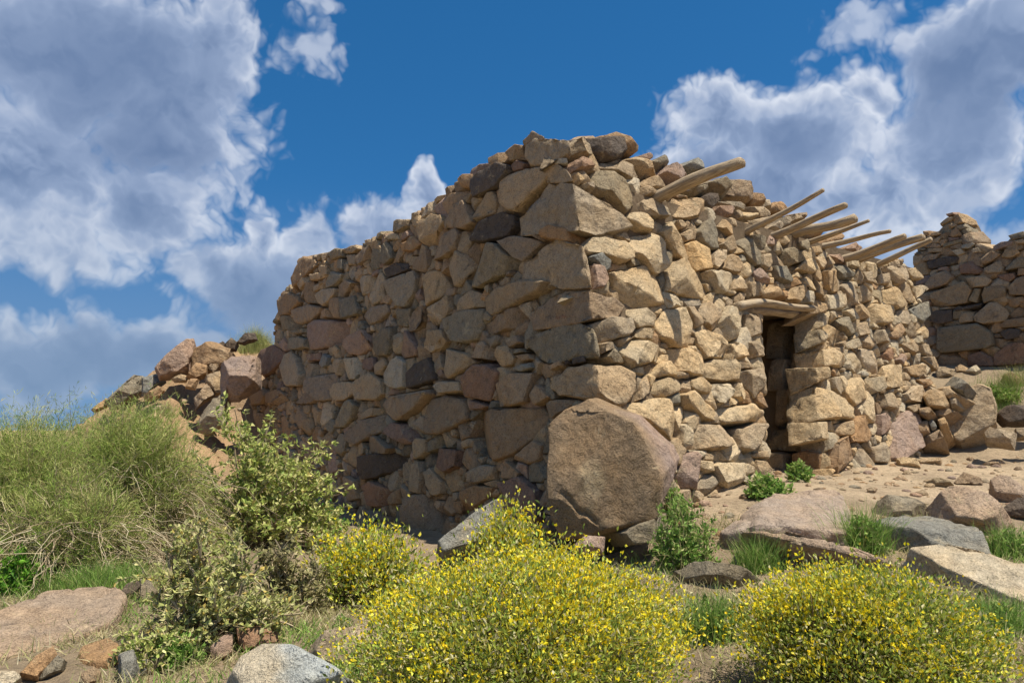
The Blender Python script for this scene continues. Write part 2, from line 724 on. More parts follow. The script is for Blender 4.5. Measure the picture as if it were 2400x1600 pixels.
def wood_material():
    m, t, b, out = new_mat('weathered wood')
    tc = t.n('ShaderNodeTexCoord')
    O = tc.outputs['Object']
    P = t.vmath('MULTIPLY', O, (1.4, 22, 22))
    n = t.noise(P, 2.0, 6, .65, .4)
    n2 = t.noise(t.vmath('MULTIPLY', O, (5, 75, 75)), 2.0, 4, .6)
    n3 = t.noise(O, 5.0, 4, .6)
    c = t.mix(t.smooth(n, .3, .68), (.22, .16, .10), (.47, .37, .245))
    c = t.mix(t.smooth(n2, .45, .28), c, (.115, .075, .045))
    c = t.mix(t.math('MULTIPLY', t.smooth(n3, .55, .72), .5), c, (.36, .31, .24))
    t.put(b.inputs['Base Color'], c)
    nb = bump(t, n, .5, .03)
    t.put(b.inputs['Normal'], bump(t, n2, .6, .008, nb))
    b.inputs['Roughness'].default_value = .8
    return m


def leaf_material(name, trans=.35, rough=.6):
    m, t, b, out = new_mat(name)
    at = t.n('ShaderNodeAttribute', attribute_name='Col')
    P = t.n('ShaderNodeNewGeometry').outputs['Position']
    n = t.noise(P, 40, 2, .5)
    c = t.mix(1., at.outputs['Color'], t.mix(t.lin(n, .3, .7, .78, 1.2), (0, 0, 0), (1, 1, 1)), 'MULTIPLY')
    t.put(b.inputs['Base Color'], c)
    b.inputs['Roughness'].default_value = rough
    b.inputs['Specular IOR Level'].default_value = .25
    tr = t.n('ShaderNodeBsdfTranslucent')
    t.put(tr.inputs['Color'], c)
    mx = t.n('ShaderNodeMixShader')
    mx.inputs[0].default_value = trans
    t.put(mx.inputs[1], b.outputs[0])
    t.put(mx.inputs[2], tr.outputs[0])
    t.put(out.inputs['Surface'], mx.outputs[0])
    return m


M_STONE = stone_material()
M_EARTH = earth_material('earth fill', (.13, .095, .06), (.19, .14, .09))
M_PLASTER = earth_material('mud plaster', (.30, .215, .125), (.41, .30, .18), 3.)
M_GROUND = ground_material()
M_WOOD = wood_material()
M_LEAF = leaf_material('leaf', .35)
M_STEM = leaf_material('stem', .05, .85)

# ------------------------------------------------------------------ planes of the masonry
C0 = np.array([.745, 5.79, CZ])
BATTER = .18
PR = Plane(C0, NR + BATTER * Z, DR)
PL = Plane(C0, NL + .02 * Z, -DL)
PB = Plane((6.43, 11.5, CZ), NL, -DL)


def corner_at(z):
    A = np.array([PR.N[:2], PL.N[:2]])
    b = np.array([PR.N @ PR.P0 - PR.N[2] * z, PL.N @ PL.P0 - PL.N[2] * z])
    return np.array([*np.linalg.solve(A, b), z])


def project(p):
    q = np.asarray(p) - EYE
    f = np.array([0, math.cos(PITCH), math.sin(PITCH)])
    u = np.array([0, -math.sin(PITCH), math.cos(PITCH)])
    return 1200 + F * q[0] / (q @ f), 800 - F * (q @ u) / (q @ f)


_cl = np.array([[*project(corner_at(z)), z] for z in np.linspace(-.2, 4.2, 60)])


def corner_px(y):
    return float(np.interp(-y, -_cl[:, 1], _cl[:, 0])), float(np.interp(-y, -_cl[:, 1], _cl[:, 2]))


# ------------------------------------------------------------------ terrain
def hill(px, y, z):          # control point: pixel column, distance, height
    return ((px - 1200) / F * y, y, z)


CTRL = [
    (0, 0, .0), (-2, 0, .0), (2.5, 0, .05), (0, -6, -.4), (-6, -6, -1), (7, -6, -.2),
    (0, 2.2, .03), (0, 3.4, .08), (-1.4, 3.2, .10), (-2.4, 3.2, .10), (-3.2, 3.3, .06), (-2.7, 4.6, .12), (1.2, 3.2, .10), (2.2, 3.1, .12), (3.0, 3.4, .16),
    (0, 4.6, .06), (-1.2, 5.2, .05), (-3.5, 5.8, .05), (-2.0, 7.0, .02),
    (.3, 5.0, .12), (.85, 5.3, .22), (.75, 5.6, .15), (.29, 6.31, .10), (-.86, 7.6, .04), (-1.86, 9.0, .02), (-3.0, 10.6, .25),
    (1.3, 4.7, .26), (1.65, 6.2, .56), (1.5, 5.4, .44), (2.41, 6.6, .66), (3.21, 7.3, .66), (4.39, 8.2, .74), (5.24, 8.9, .84),
    (2.0, 4.9, .42), (2.6, 5.4, .50), (3.4, 5.0, .42), (2.6, 4.0, .25), (3.4, 6.5, .62), (4.8, 6.8, .62), (5.6, 8.4, .74), (6.5, 9.3, 1.2), (6.0, 10.6, 1.8), (7.4, 9.8, 1.85), (8.5, 9, 1.8), (9, 12, 2.3), (6, 14, 2.2),
    hill(520, 12.6, .95), hill(440, 12.0, 1.35), hill(440, 13.2, 2.25), hill(560, 13.8, 2.6), hill(330, 12.6, 1.5), hill(250, 12.4, 1.05), hill(250, 13.2, 1.5), hill(150, 12.5, .55), hill(60, 12.5, .1), hill(-120, 13, -1.0),
    hill(300, 10, .5), hill(150, 9.5, .2), hill(-60, 9, -.2), hill(-150, 6, -.2), hill(470, 10.6, .45), hill(360, 8.5, .12), hill(600, 9.5, .15),
    (-3, 16, 2.6), (-6, 17, 1.5), (-9, 18, -.6), (0, 20, 2.2), (6, 20, 2.4), (13, 14, 2.2), (14, 4, .6), (-12, 8, -2.2), (-12, 0, -2.0), (0, 30, 0.5), (-14, 20, -3.5), (14, 25, 1.5),
]
_cp = np.array(CTRL)


def _tps_fit():
    n = len(_cp)
    d = np.hypot(_cp[:, None, 0] - _cp[None, :, 0], _cp[:, None, 1] - _cp[None, :, 1])
    K = np.where(d > 0, d ** 2 * np.log(d + 1e-9), 0) + np.eye(n) * .08
    P = np.c_[np.ones(n), _cp[:, :2]]
    A = np.block([[K, P], [P.T, np.zeros((3, 3))]])
    return np.linalg.solve(A, np.r_[_cp[:, 2], 0, 0, 0])


_w = _tps_fit()


def ground_z(x, y, rough=True):
    x = np.atleast_1d(np.asarray(x, float)); y = np.atleast_1d(np.asarray(y, float))
    out = np.empty(len(x))
    for s in range(0, len(x), 20000):
        xs, ys = x[s:s + 20000], y[s:s + 20000]
        cx, cy = np.clip(xs, -14, 15), np.clip(ys, -7, 30)
        d = np.hypot(cx[:, None] - _cp[None, :, 0], cy[:, None] - _cp[None, :, 1])
        z = (np.where(d > 0, d ** 2 * np.log(d + 1e-9), 0) @ _w[:-3]) + _w[-3] + _w[-2] * cx + _w[-1] * cy
        far = np.hypot(xs - cx, ys - cy)
        z = z - np.minimum(far * .45, 24) * (far > 0)
        if rough:
            q = np.c_[xs, ys, np.zeros(len(xs))]
            near = np.clip(1 - far / 12, 0, 1)
            flat = np.exp(-(((xs - 3.6) / 2.4) ** 2 + ((ys - 6.6) / 1.1) ** 2))     # trodden sand before the door
            z = z + near * (fbm(q * 1.1, 4) * .07 + fbm(q * 5, 3) * .03) * (1 - .6 * flat)
            left = np.clip((-xs - 3.6) / 2, 0, 1) * np.clip((ys - 9.5) / 2, 0, 1)
            z = z + left * near * (fbm(q * 1.7 + 9, 5, .66) * .50 - .12 * np.abs(fbm(q * 3.1 + 3, 3)))
        out[s:s + 20000] = z
    return out


def gz(x, y):
    return float(ground_z([x], [y])[0])


def ground_hit(px, py, y0=1.5, y1=16.):
    d = ray(px, py)
    ys = np.linspace(y0, y1, 400)
    P = EYE + d[None] * (ys / d[1])[:, None]
    below = P[:, 2] < ground_z(P[:, 0], P[:, 1])
    i = int(np.argmax(below)) if below.any() else len(ys) - 1
    return P[i]


def axis(lo, hi, step, far, grow=1.35):
    a = list(np.arange(lo, hi + 1e-6, step))
    s = step
    while a[-1] < far:
        s *= grow
        a.append(a[-1] + s)
    s = step
    while a[0] > -far:
        s *= grow
        a.insert(0, a[0] - s)
    return np.array(a)


def build_ground():
    xs = axis(-8.5, 8.5, .06, 6000)
    ys = axis(1.2, 15.5, .06, 6000)
    X, Y = np.meshgrid(xs, ys)
    x, y = X.ravel(), Y.ravel()
    z = ground_z(x, y)
    nx, ny = len(xs), len(ys)
    idx = np.arange(nx * ny).reshape(ny, nx)
    f = np.stack([idx[:-1, :-1], idx[:-1, 1:], idx[1:, 1:], idx[1:, :-1]], -1).reshape(-1, 4)
    sand = np.array([.570, .435, .285])
    soil = np.array([.390, .295, .190])
    orange = np.array([.500, .330, .185])
    q = np.c_[x, y, np.zeros(len(x))]
    m = np.exp(-(((x - 3.8) / 3.0) ** 2 + ((y - 6.9) / 1.7) ** 2)) * 1.7 + fbm(q * .9, 4) * .35
    m = np.clip(m, 0, 1)[:, None]
    lf = (np.clip((-x - 3.2) / 1.5, 0, 1) * np.clip((y - 9.0) / 1.5, 0, 1))[:, None]
    c = soil * (1 - m) + sand * m
    c = c * (1 - lf) + orange * lf
    patch = np.clip(fbm(q * 2.3 + 40, 4) * 2.0 - .2, 0, .5)[:, None]
    c = c * (1 - patch) + np.array([.40, .30, .20]) * patch
    me = mesh_from('ground', np.c_[x, y, z], f, M_GROUND, c)
    return link('ground', me, kind='structure')


build_ground()

# ------------------------------------------------------------------ stone house
LEFT_TXT = """
B o 1080,1020 1150,970 1330,1010 1330,1130 1080,1100
A o 895,390 1025,420 1050,480 960,520 840,690 820,600
A t 840,620 940,525 1000,545 960,640 880,720 825,730
A t 985,560 1090,540 1170,580 1080,610 1000,620
A b 935,630 1000,620 1060,830 980,830 895,800
A t 1010,660 1110,635 1120,690 1020,720
A g 1120,640 1170,530 1310,560 1290,610 1200,680 1130,690
A b 680,800 780,725 890,760 910,820 810,870 800,930 710,950
A b 815,880 980,830 1110,860 1080,930 1000,1000 900,1020 850,1000
A t 1030,750 1090,700 1230,685 1220,760 1160,830 1130,860 1070,820
A b 1240,660 1330,610 1420,640 1340,720 1280,770 1235,740
A b 1160,770 1270,775 1285,970 1210,960 1165,890
A o 1085,900 1150,870 1195,960 1100,965
A g 1270,790 1400,750 1450,880 1440,930 1350,950 1290,975
A g 645,1000 740,940 800,940 850,1010 910,1030 760,1075 680,1080
A p 985,1010 1050,975 1310,990 1325,1100 1270,1190 1100,1250 1000,1260 975,1150
A g 775,1140 900,1130 970,1150 970,1240 870,1255 790,1250
A p 680,1180 740,1130 775,1250 740,1270
A g 820,1080 960,1040 975,1090 870,1120 840,1110
A p 1310,1160 1420,1085 1490,1065 1535,1150 1530,1250 1430,1310 1360,1300 1300,1220
A g 1545,1150 1640,1050 1770,1040 1770,1180 1740,1310 1590,1310 1555,1250
A b 1440,920 1530,870 1690,820 1700,910 1600,1000 1490,1050 1445,1000
A t 1545,590 1660,540 1680,600 1650,790 1570,850 1540,800
A t 1665,640 1850,550 1950,530 1970,600 1950,740 1860,870 1790,860 1700,720
A t 1975,680 2090,540 2180,530 2240,700 2170,790 2070,860 2010,820 1975,740
A k 1670,520 1760,460 1880,460 1890,520 1700,600
A b 1895,510 2010,400 2090,330 2090,480 2060,560 1960,530
A g 1620,340 1690,260 1750,330 1765,420 1690,480 1630,450
A t 1970,80 2100,10 2200,20 2235,80 2180,190 2110,300 2030,300 1985,180
A t 1640,160 1780,50 1900,60 1890,130 1790,180 1640,190
A c 1640,200 1780,185 1810,240 1700,250
A o 1840,280 1970,220 2020,280 1940,350 1850,350
A t 1905,40 1990,20 2010,130 1910,130
A p 1820,260 1840,190 1900,150 1920,200 1860,250
A g 1155,370 1220,320 1275,330 1280,400 1190,430
A t 1270,340 1410,290 1440,330 1380,370 1290,370
A t 1300,380 1400,375 1400,480 1310,480
A g 1225,420 1290,420 1300,525 1220,520
A t 1080,480 1165,480 1160,580 1085,570
A b 1400,420 1480,330 1540,300 1540,400 1440,480
A t 1540,270 1610,250 1630,330 1560,360
A g 1700,960 1800,880 1930,870 1890,1050 1780,1030
A b 1895,950 1990,860 2040,850 2030,1000 1970,1080 1910,1090
A t 2065,890 2180,800 2270,750 2280,880 2240,960 2120,1030 2075,1030
A t 1970,1140 2000,1070 2230,1070 2260,1180 2130,1290 2060,1230
A p 1880,1070 1990,1250 1970,1310 1840,1340 1825,1290
A t 1745,1150 1800,1085 1870,1100 1830,1280 1770,1300
A t 740,1290 800,1255 870,1330 930,1480 920,1590 700,1590 700,1450
A r 970,1300 1090,1275 1095,1350 990,1360
A s 1070,1380 1110,1285 1180,1320 1160,1400 1100,1420
A t 920,1450 960,1370 1080,1390 1060,1500 960,1520
A t 1165,1390 1200,1335 1280,1330 1290,1500 1230,1490
A w 1285,1330 1410,1320 1455,1400 1400,1530 1300,1530
A r 1460,1340 1570,1320 1580,1400 1550,1450 1480,1430
A t 1575,1380 1680,1325 1710,1400 1640,1490 1590,1480
A w 1670,1480 1740,1340 1800,1310 1870,1370 1870,1600 1790,1620 1680,1580
A k 1880,1460 1960,1380 2080,1320 2130,1420 2160,1540 2050,1580 1900,1620
A p 2145,1420 2180,1395 2250,1530 2170,1500
A r 450,1430 490,1280 640,1205 740,1270 720,1350 620,1480 500,1540
B t 410,840 520,690 640,660 670,760 640,870 460,940
B b 185,950 300,770 370,740 420,900 460,950 370,1010 240,1010 190,1020
B k 340,1060 480,960 720,850 820,880 830,990 750,1090 640,1120 480,1140 400,1100
B b 70,1200 190,1050 300,1000 330,1060 300,1190 180,1270 90,1300
B o 160,780 250,680 390,640 430,660 340,750 210,890
B b 700,1120 850,1070 1020,1100 1060,1130 950,1210 900,1310 830,1280
B b 940,1030 1000,1020 1080,1080 1060,1120 960,1060
B g 460,1260 560,1130 690,1150 860,1330 800,1370 640,1480 500,1550 390,1550 380,1450 440,1350
B t 155,1430 300,1205 400,1260 430,1330 380,1420 350,1540 190,1540
B b 755,310 830,235 890,240 890,360 800,400
B b 495,440 590,360 760,280 780,340 740,400 600,460 510,490
B k 430,560 500,490 690,400 800,430 790,490 700,520 690,630 560,660 460,730 430,640
B r 800,430 860,380 930,410 910,470 820,490
B o 320,560 370,500 470,500 430,560 420,630 340,640
B t 695,560 780,510 1000,440 1180,390 1240,430 1150,560 1000,620 850,850 760,840 695,780
D t 530,190 640,100 870,30 1170,40 1100,150 850,240 620,350 550,350
D g 205,390 350,300 530,290 540,460 490,570 380,605 280,590 230,500
D t 290,320 330,200 440,115 510,150 525,270 400,300
D t 30,290 230,165 235,330 130,430 45,445
D b 525,450 650,370 850,270 930,340 900,430 770,480 640,520 560,510
D t 620,800 680,630 760,620 830,740 810,800 720,825
D b 410,660 530,580 620,660 610,760 440,740
D t 0,540 180,480 220,600 70,700 0,650
D t 120,680 170,640 400,700 460,780 310,880 240,940 190,850
D r 355,920 490,790 620,800 700,860 620,950 610,1130 560,1140 360,1100
D b 670,970 780,870 950,880 1020,870 960,960 940,1150 830,1180 670,1190
D b 965,1080 1040,980 1170,1100 1010,1180
D b 1060,1200 1180,1120 1380,1120 1290,1230 1190,1300 1090,1270
D t 100,1000 150,950 340,950 340,1050 160,1075
D b 15,1300 60,1110 180,1080 360,1130 400,1300 310,1350 200,1390 160,1440 20,1440
H b 340,420 390,220 570,190 890,190 960,260 900,350 830,430 680,560 560,610 430,560
D r 420,1120 590,1180 520,1210 430,1215
D g 770,660 900,650 930,690 800,710
D b 830,720 960,700 1000,760 900,780
D s 820,830 980,780 1010,830 900,870 830,860
D b 1150,810 1270,760 1280,820 1160,860
D k 1290,760 1330,745 1340,800 1300,810
D t 560,570 680,530 690,600 630,660
D b 730,570 850,530 890,600 770,650
C b 990,120 1220,95 1230,170 1190,240 1180,340 1080,360 990,260
C t 1180,250 1210,190 1290,170 1380,180 1390,290 1330,340 1230,355 1190,310
C t 1395,180 1550,85 1650,170 1660,290 1610,340 1430,345 1390,270
C b 1620,390 1680,310 2110,235 2145,290 2060,380 1960,460 1800,535 1740,520
C t 1450,470 1540,410 1610,410 1660,460 1540,500 1460,525
C b 1330,620 1480,520 1660,475 1720,540 1650,640 1480,660 1400,760 1300,680
C r 1660,640 1740,545 1890,570 1980,680 1900,740 1840,750
C b 1930,560 2010,480 2050,500 2050,640 1990,660
C t 1890,790 1970,690 2060,700 2060,820 1990,880 1920,890
C b 1480,670 1590,660 1760,780 1720,840 1550,830 1480,760
C k 1470,860 1640,820 1880,860 1800,960 1600,1060 1490,1080 1460,960
C r 1490,1130 1560,1080 1660,1120 1720,1180 1660,1330 1520,1310
C b 1710,1200 1810,1150 1810,1290 1720,1310
C t 1900,1180 1930,930 2010,900 2030,1000 2000,1200
C t 2000,1020 2090,960 2200,1090 2200,1200 2130,1220 2040,1150
C b 1860,1350 1900,1210 2000,1190 2090,1250 2180,1400 2160,1500 2080,1568 1950,1568 1870,1480
C t 1250,1100 1330,1030 1430,1080 1440,1250 1330,1280 1260,1200
C s 1420,1420 1520,1350 1640,1350 1650,1400 1560,1500 1440,1450
C b 840,380 960,250 1000,260 1060,340 1000,380
C g 1200,400 1370,330 1430,390 1390,520 1310,600 1200,600
C b 580,280 700,240 760,280 760,350 680,390 590,370
C b 405,290 490,215 570,230 590,300 550,380 440,400
C b 150,370 270,300 340,310 350,420 250,470 160,440
C r 2060,840 2180,780 2352,800 2352,960 2240,1010 2100,920
H r 580,780 760,720 900,830 930,1050 880,1110 800,1070 680,930
H b 590,740 640,600 760,690 740,750
H b 260,1040 290,830 400,790 540,810 500,900 380,980
H b 680,590 850,440 930,480 900,600 800,640
H t 345,770 360,680 450,630 560,640 540,750 420,780
H t 10,690 80,700 140,850 80,880 10,800
"""
RIGHT_TXT = """
B c 1370,1180 1510,1080 1780,1130 1860,1210 1850,1310 1740,1340 1650,1270 1440,1230
B s 1485,1270 1560,1235 1660,1320 1670,1390 1620,1410
B p 1510,1330 1590,1370 1640,1500 1600,1560 1520,1568
B t 1700,1030 1800,1030 1850,1090 1840,1150 1740,1100
B c 1815,910 1850,860 2010,870 2070,930 2040,1040 1920,1020
B c 1840,1120 1880,1070 2060,1050 2160,1150 2190,1380 2130,1450 2050,1430 1930,1330 1860,1250
B t 1890,800 1990,710 2080,740 2180,830 2190,920 2080,920 2010,870 1890,850
B g 1440,480 1560,470 1750,540 1900,660 1900,800 1800,880 1720,800 1560,680 1590,640 1520,560
B p 1290,410 1370,370 1480,390 1530,450 1440,470 1310,470
B t 1580,400 1720,430 1760,370 1850,420 1960,520 1910,610 1700,490 1590,440
B t 1930,600 2010,540 2180,520 2270,600 2150,650 2000,640
B p 2190,480 2240,410 2340,460 2352,560 2280,590
B t 1910,640 2000,620 2110,670 2090,720 1990,700 1930,720
B c 1330,500 1420,570 1400,610 1350,570
B t 1420,600 1500,590 1520,670 1450,640
X c 1422,640 1500,625 1540,650 1555,690 1550,710 1510,722 1465,715 1440,690
D c 1830,290 2060,290 2090,380 2080,460 1910,470 1900,390
D c 1910,500 1940,465 2070,475 2110,590 1960,570 1900,550
D c 1760,660 1890,560 2000,620 2120,640 2150,730 2100,780 1860,840 1780,740
D t 1600,610 1670,590 1690,660 1610,700
D g 1640,730 1690,640 1810,800 1700,790
D c 2060,900 2140,780 2200,770 2280,900 2250,930 2100,920
D c 2050,980 2090,930 2352,930 2320,1040 2180,1110 2060,1060
D t 1940,980 2010,895 2040,1050 1930,1140
D c 1780,1190 1880,1150 2080,1110 2200,1120 2290,1280 2300,1560 2180,1450 2050,1300 1860,1250
D t 1520,430 1620,380 1870,375 1910,470 1860,540 1600,590 1570,500
E t 220,580 300,530 500,540 590,640 600,730 440,740 380,740 290,720
E c 140,850 240,760 310,780 430,1080 420,1120 320,1060 200,940
E c 240,1200 280,1110 370,1080 500,1240 610,1410 600,1470 500,1440 380,1430 220,1390
E c 390,960 460,925 620,1000 640,1180 500,1210 450,1150
E g 490,850 560,740 620,740 710,900 710,1000 600,1000 520,930
E t 640,730 720,720 900,830 910,880 800,880 690,800
E g 840,930 980,880 1080,1050 1090,1150 1040,1160 930,1080
E t 640,1050 700,1000 760,1020 750,1100 690,1190 640,1160
E t 730,1180 770,1060 880,1060 910,1180 900,1230 820,1220
E w 560,1210 680,1195 830,1230 830,1330 770,1420 650,1400 600,1290
E t 810,1380 850,1270 970,1290 960,1400
E t 980,1300 1090,1310 1100,1440 1000,1450
E g 1200,1150 1400,1160 1420,1230 1360,1320 1230,1280
E t 1100,1390 1180,1340 1290,1370 1310,1420 1180,1455 1110,1440
E t 1340,1370 1470,1330 1510,1370 1440,1490 1360,1460
E p 1030,1170 1150,1190 1200,1310 1110,1320 1040,1240
E t 1090,1060 1170,1040 1190,1130 1150,1190 1090,1160
E g 1290,1000 1420,980 1490,1050 1470,1120 1370,1150 1310,1120
E g 1420,950 1510,910 1530,1050 1440,980
E t 1530,980 1600,980 1630,1060 1550,1060
E c 1470,1110 1560,1080 1600,1180 1560,1230 1410,1190
E t 1570,1070 1660,1070 1690,1180 1620,1190
E t 1620,1210 1740,1200 1820,1390 1740,1400 1680,1340
E c 1690,1420 1820,1410 1850,1560 1720,1560
E t 1820,1330 1920,1290 1990,1400 1990,1480 1900,1540
E g 1760,1140 1850,1140 1940,1220 1930,1280 1830,1270
E t 1690,1070 1730,1050 1760,1150 1700,1170
E p 1700,1040 1800,1060 1870,1150 1780,1120
E c 1890,1110 1980,1110 2000,1160 1960,1190 1890,1160
E t 2000,1340 2060,1310 2110,1400 2110,1480 2020,1490
E t 2030,1210 2090,1200 2130,1340 2060,1300
E t 1590,1250 1660,1400 1650,1450 1600,1400
E g 990,870 1140,890 1130,980 1080,1030 1050,950
E p 1145,970 1170,865 1240,940 1200,980
E t 1230,900 1330,870 1370,920 1310,970 1250,940
E t 720,960 800,880 860,1010 780,1040
E t 310,740 380,730 410,800 350,830
E t 350,860 440,810 490,910 400,940
F c 100,240 160,150 290,140 350,260 350,430 270,430 130,350
F t 280,130 370,120 430,200 430,270 390,290
F t 400,100 480,90 570,150 560,260 520,310 440,250
F c 560,270 620,115 740,160 750,340 640,380 580,330
F t 750,180 850,175 880,260 870,330 770,360
F c 390,310 460,300 640,380 640,490 480,500 420,400
F c 650,400 750,380 770,500 660,520
F t 770,390 860,365 890,430 880,500 800,510
F c 180,430 300,430 460,470 450,630 370,630 250,590
F c 460,550 510,510 640,510 690,580 690,670 600,680 470,650
F t 690,530 820,540 820,585 690,590
F t 710,600 890,580 890,700 830,800 720,660
F c 360,660 420,635 510,710 490,770 410,760 360,720
F w 500,690 640,690 660,760 590,850 550,840 510,760
F c 670,690 740,680 770,760 750,820 660,770
F c 280,770 360,740 480,800 550,880 540,970 440,950 310,860
F c 560,870 690,850 900,820 900,940 840,970 600,990 560,930
F t 380,980 600,980 670,1050 670,1140 580,1180 380,1170
F c 275,990 370,970 375,1170 290,1170
F t 680,1020 830,980 915,985 850,1130 780,1190 700,1170
F c 515,1290 560,1265 750,1260 740,1400 640,1480 560,1420
F t 840,1250 930,1260 945,1310 900,1400 850,1370
F t 800,1210 910,1165 920,1240 850,1240
F t 460,1190 560,1220 520,1270 450,1250
F c 1290,700 1480,790 1540,870 1530,960 1300,960
F c 1330,430 1400,440 1510,520 1490,570 1350,560
F c 1260,565 1380,570 1370,650 1290,690
F c 1300,290 1345,290 1350,390 1310,400
F c 1310,160 1350,200 1340,270 1310,280
F c 1280,970 1350,970 1370,1100 1290,1100
F o 1390,1120 1490,1075 1570,1240 1440,1370 1400,1300
F o 1500,960 1600,920 1710,1070 1640,1120 1530,1120
F t 1410,990 1510,970 1520,1080 1430,1070
F c 1480,700 1560,640 1630,690 1640,800 1570,860 1510,800
F c 1640,650 1740,640 1765,740 1650,800
F t 1390,650 1460,630 1480,740 1450,780 1400,730
I c 640,220 820,215 865,300 860,410 720,440 650,420
I t 630,480 800,470 810,560 740,640 650,620
I t 830,480 950,400 1030,480 1040,580 930,580 850,560
I p 720,1080 740,760 860,640 930,680 980,980 880,1040 780,1110
I t 550,980 680,910 710,1050 650,1130 570,1110
I p 590,680 680,650 700,830 620,870
I t 850,240 990,210 1000,310 960,340 880,310
I o 940,350 1050,350 1085,400 1020,440
I t 980,30 1060,30 1100,130 1080,160 1020,120
I t 820,20 900,10 1000,100 900,120
I r 620,140 720,50 760,130 690,190
I p 770,170 850,110 860,180 820,220
I t 990,140 1080,140 1140,230 1130,280 1080,240
G c 450,890 620,880 640,1060 560,1090 470,1010
G t 430,700 610,690 640,820 590,870 500,800
G c 640,720 750,690 790,760 780,820 700,820
G t 420,760 490,750 500,860 430,850
G c 310,1050 380,1030 560,1080 570,1160 480,1230 360,1220
G t 580,1090 680,1100 720,1170 680,1260 600,1200
G s 690,1080 830,1010 860,1150 820,1210 720,1140
G w 730,870 800,860 840,910 760,990
G t 210,1040 300,1030 290,1180 220,1180
G c 80,1100 170,1070 210,1190 170,1200
G g 20,1170 100,1150 210,1310 130,1330 50,1250
G t 380,1270 500,1260 500,1390 390,1400
G o 520,1330 590,1200 650,1280 590,1360
G t 210,1200 290,1200 310,1320 230,1330
G c 100,1380 240,1340 270,1380 180,1450 130,1440
G t 620,1400 720,1380 810,1500 700,1490
H p 1980,560 2080,520 2140,640 2140,830 2000,820 1950,750
"""
# stones of the parapet and the heap on the roof, set back from the face by the given amount
TOP_TXT = """
B o .10 1510,180 1690,135 1870,210 1870,340 1820,340 1700,300
B b .12 1420,190 1500,150 1520,250 1560,360 1490,320
B k .02 1520,170 1680,160 1780,240 1815,320 1720,390 1620,390 1550,300
B t .06 1330,200 1400,180 1480,240 1500,340 1440,370 1340,300 1270,330 1310,210
B t .04 1810,380 1900,345 2020,400 2130,500 1980,530 1890,460
B p .10 1920,340 2040,320 2065,360 2000,400
B g .10 2050,390 2130,350 2240,380 2200,430 2130,460
E k .08 530,540 610,490 700,500 690,580 620,660
E p .12 640,680 700,600 800,600 850,640 790,730 700,720
E b .45 720,440 780,360 860,370 980,480 1000,560 940,590 850,560
E o .45 980,480 1100,510 1120,560 1100,620 1010,600
E s .25 400,230 510,160 540,220 530,310 470,290
E p .15 220,290 280,215 380,270 400,350 330,395
E o .50 1180,640 1200,570 1290,580 1320,640 1260,680
E t .45 1100,560 1150,540 1195,590 1180,640 1110,620
E b .50 1450,690 1490,660 1520,710 1490,730
E o .45 1690,920 1830,850 1880,900 1800,950
E p .35 1840,1000 1930,950 2020,1000 1940,1040
E g .25 640,380 720,345 810,390 820,450 760,490 700,430
E g .10 480,440 600,400 610,470 530,490
E c .15 910,690 1040,660 1050,720 950,740
E t .08 870,790 950,750 980,810 930,840
E t .20 1290,710 1350,700 1360,780 1300,790
E t .35 330,230 400,225 420,290 380,300
E t .25 1000,610 1060,610 1150,680 1130,740 1050,720
E t .40 1380,680 1460,690 1470,740 1390,740
E o .30 1660,950 1700,900 1780,950 1760,1010
E t .25 730,560 860,560 930,610 930,670 850,660
E t .15 840,650 900,650 920,720 870,740
E t .08 940,740 1020,740 1060,790 1000,810
E t .15 1060,740 1150,700 1170,770 1110,800
E t .22 1180,800 1260,740 1290,790 1240,840
E t .45 1560,800 1640,790 1680,850 1600,860
"""
CORNER_TXT = """
B b 875,190 970,100 1090,160 1060,200 910,200 880,230
B t 895,230 1000,170 1160,160 1310,200 1330,300 1260,340 1050,330 1010,420 960,430 900,340
B w 1010,400 1060,330 1290,350 1300,400 1150,410 1050,420
B t 1130,420 1180,390 1290,460 1350,560 1250,590 1100,580 1130,520
B t 840,900 1110,590 1340,580 1520,690 1740,830 1890,1000 1720,1000 1590,1060 1400,1010 1160,970 850,1060
B t 890,1340 1180,1075 1290,1110 1510,1370 1520,1560 1340,1540 1210,1560 880,1480
D b 945,350 1170,160 1490,120 1720,190 1810,270 1770,360 1480,400 1130,460 970,490
D r 1130,400 1220,320 1350,380 1260,430 1150,450
D g 905,570 1090,480 1360,390 1480,440 1590,640 1590,730 1440,710 1270,740 1110,800 1000,730 930,650
D t 1120,930 1290,820 1540,785 1780,800 1920,880 1920,1060 1850,1150 1750,1170 1500,1100 1210,1090 1130,1020
D k 1330,750 1440,710 1470,770 1340,800
"""
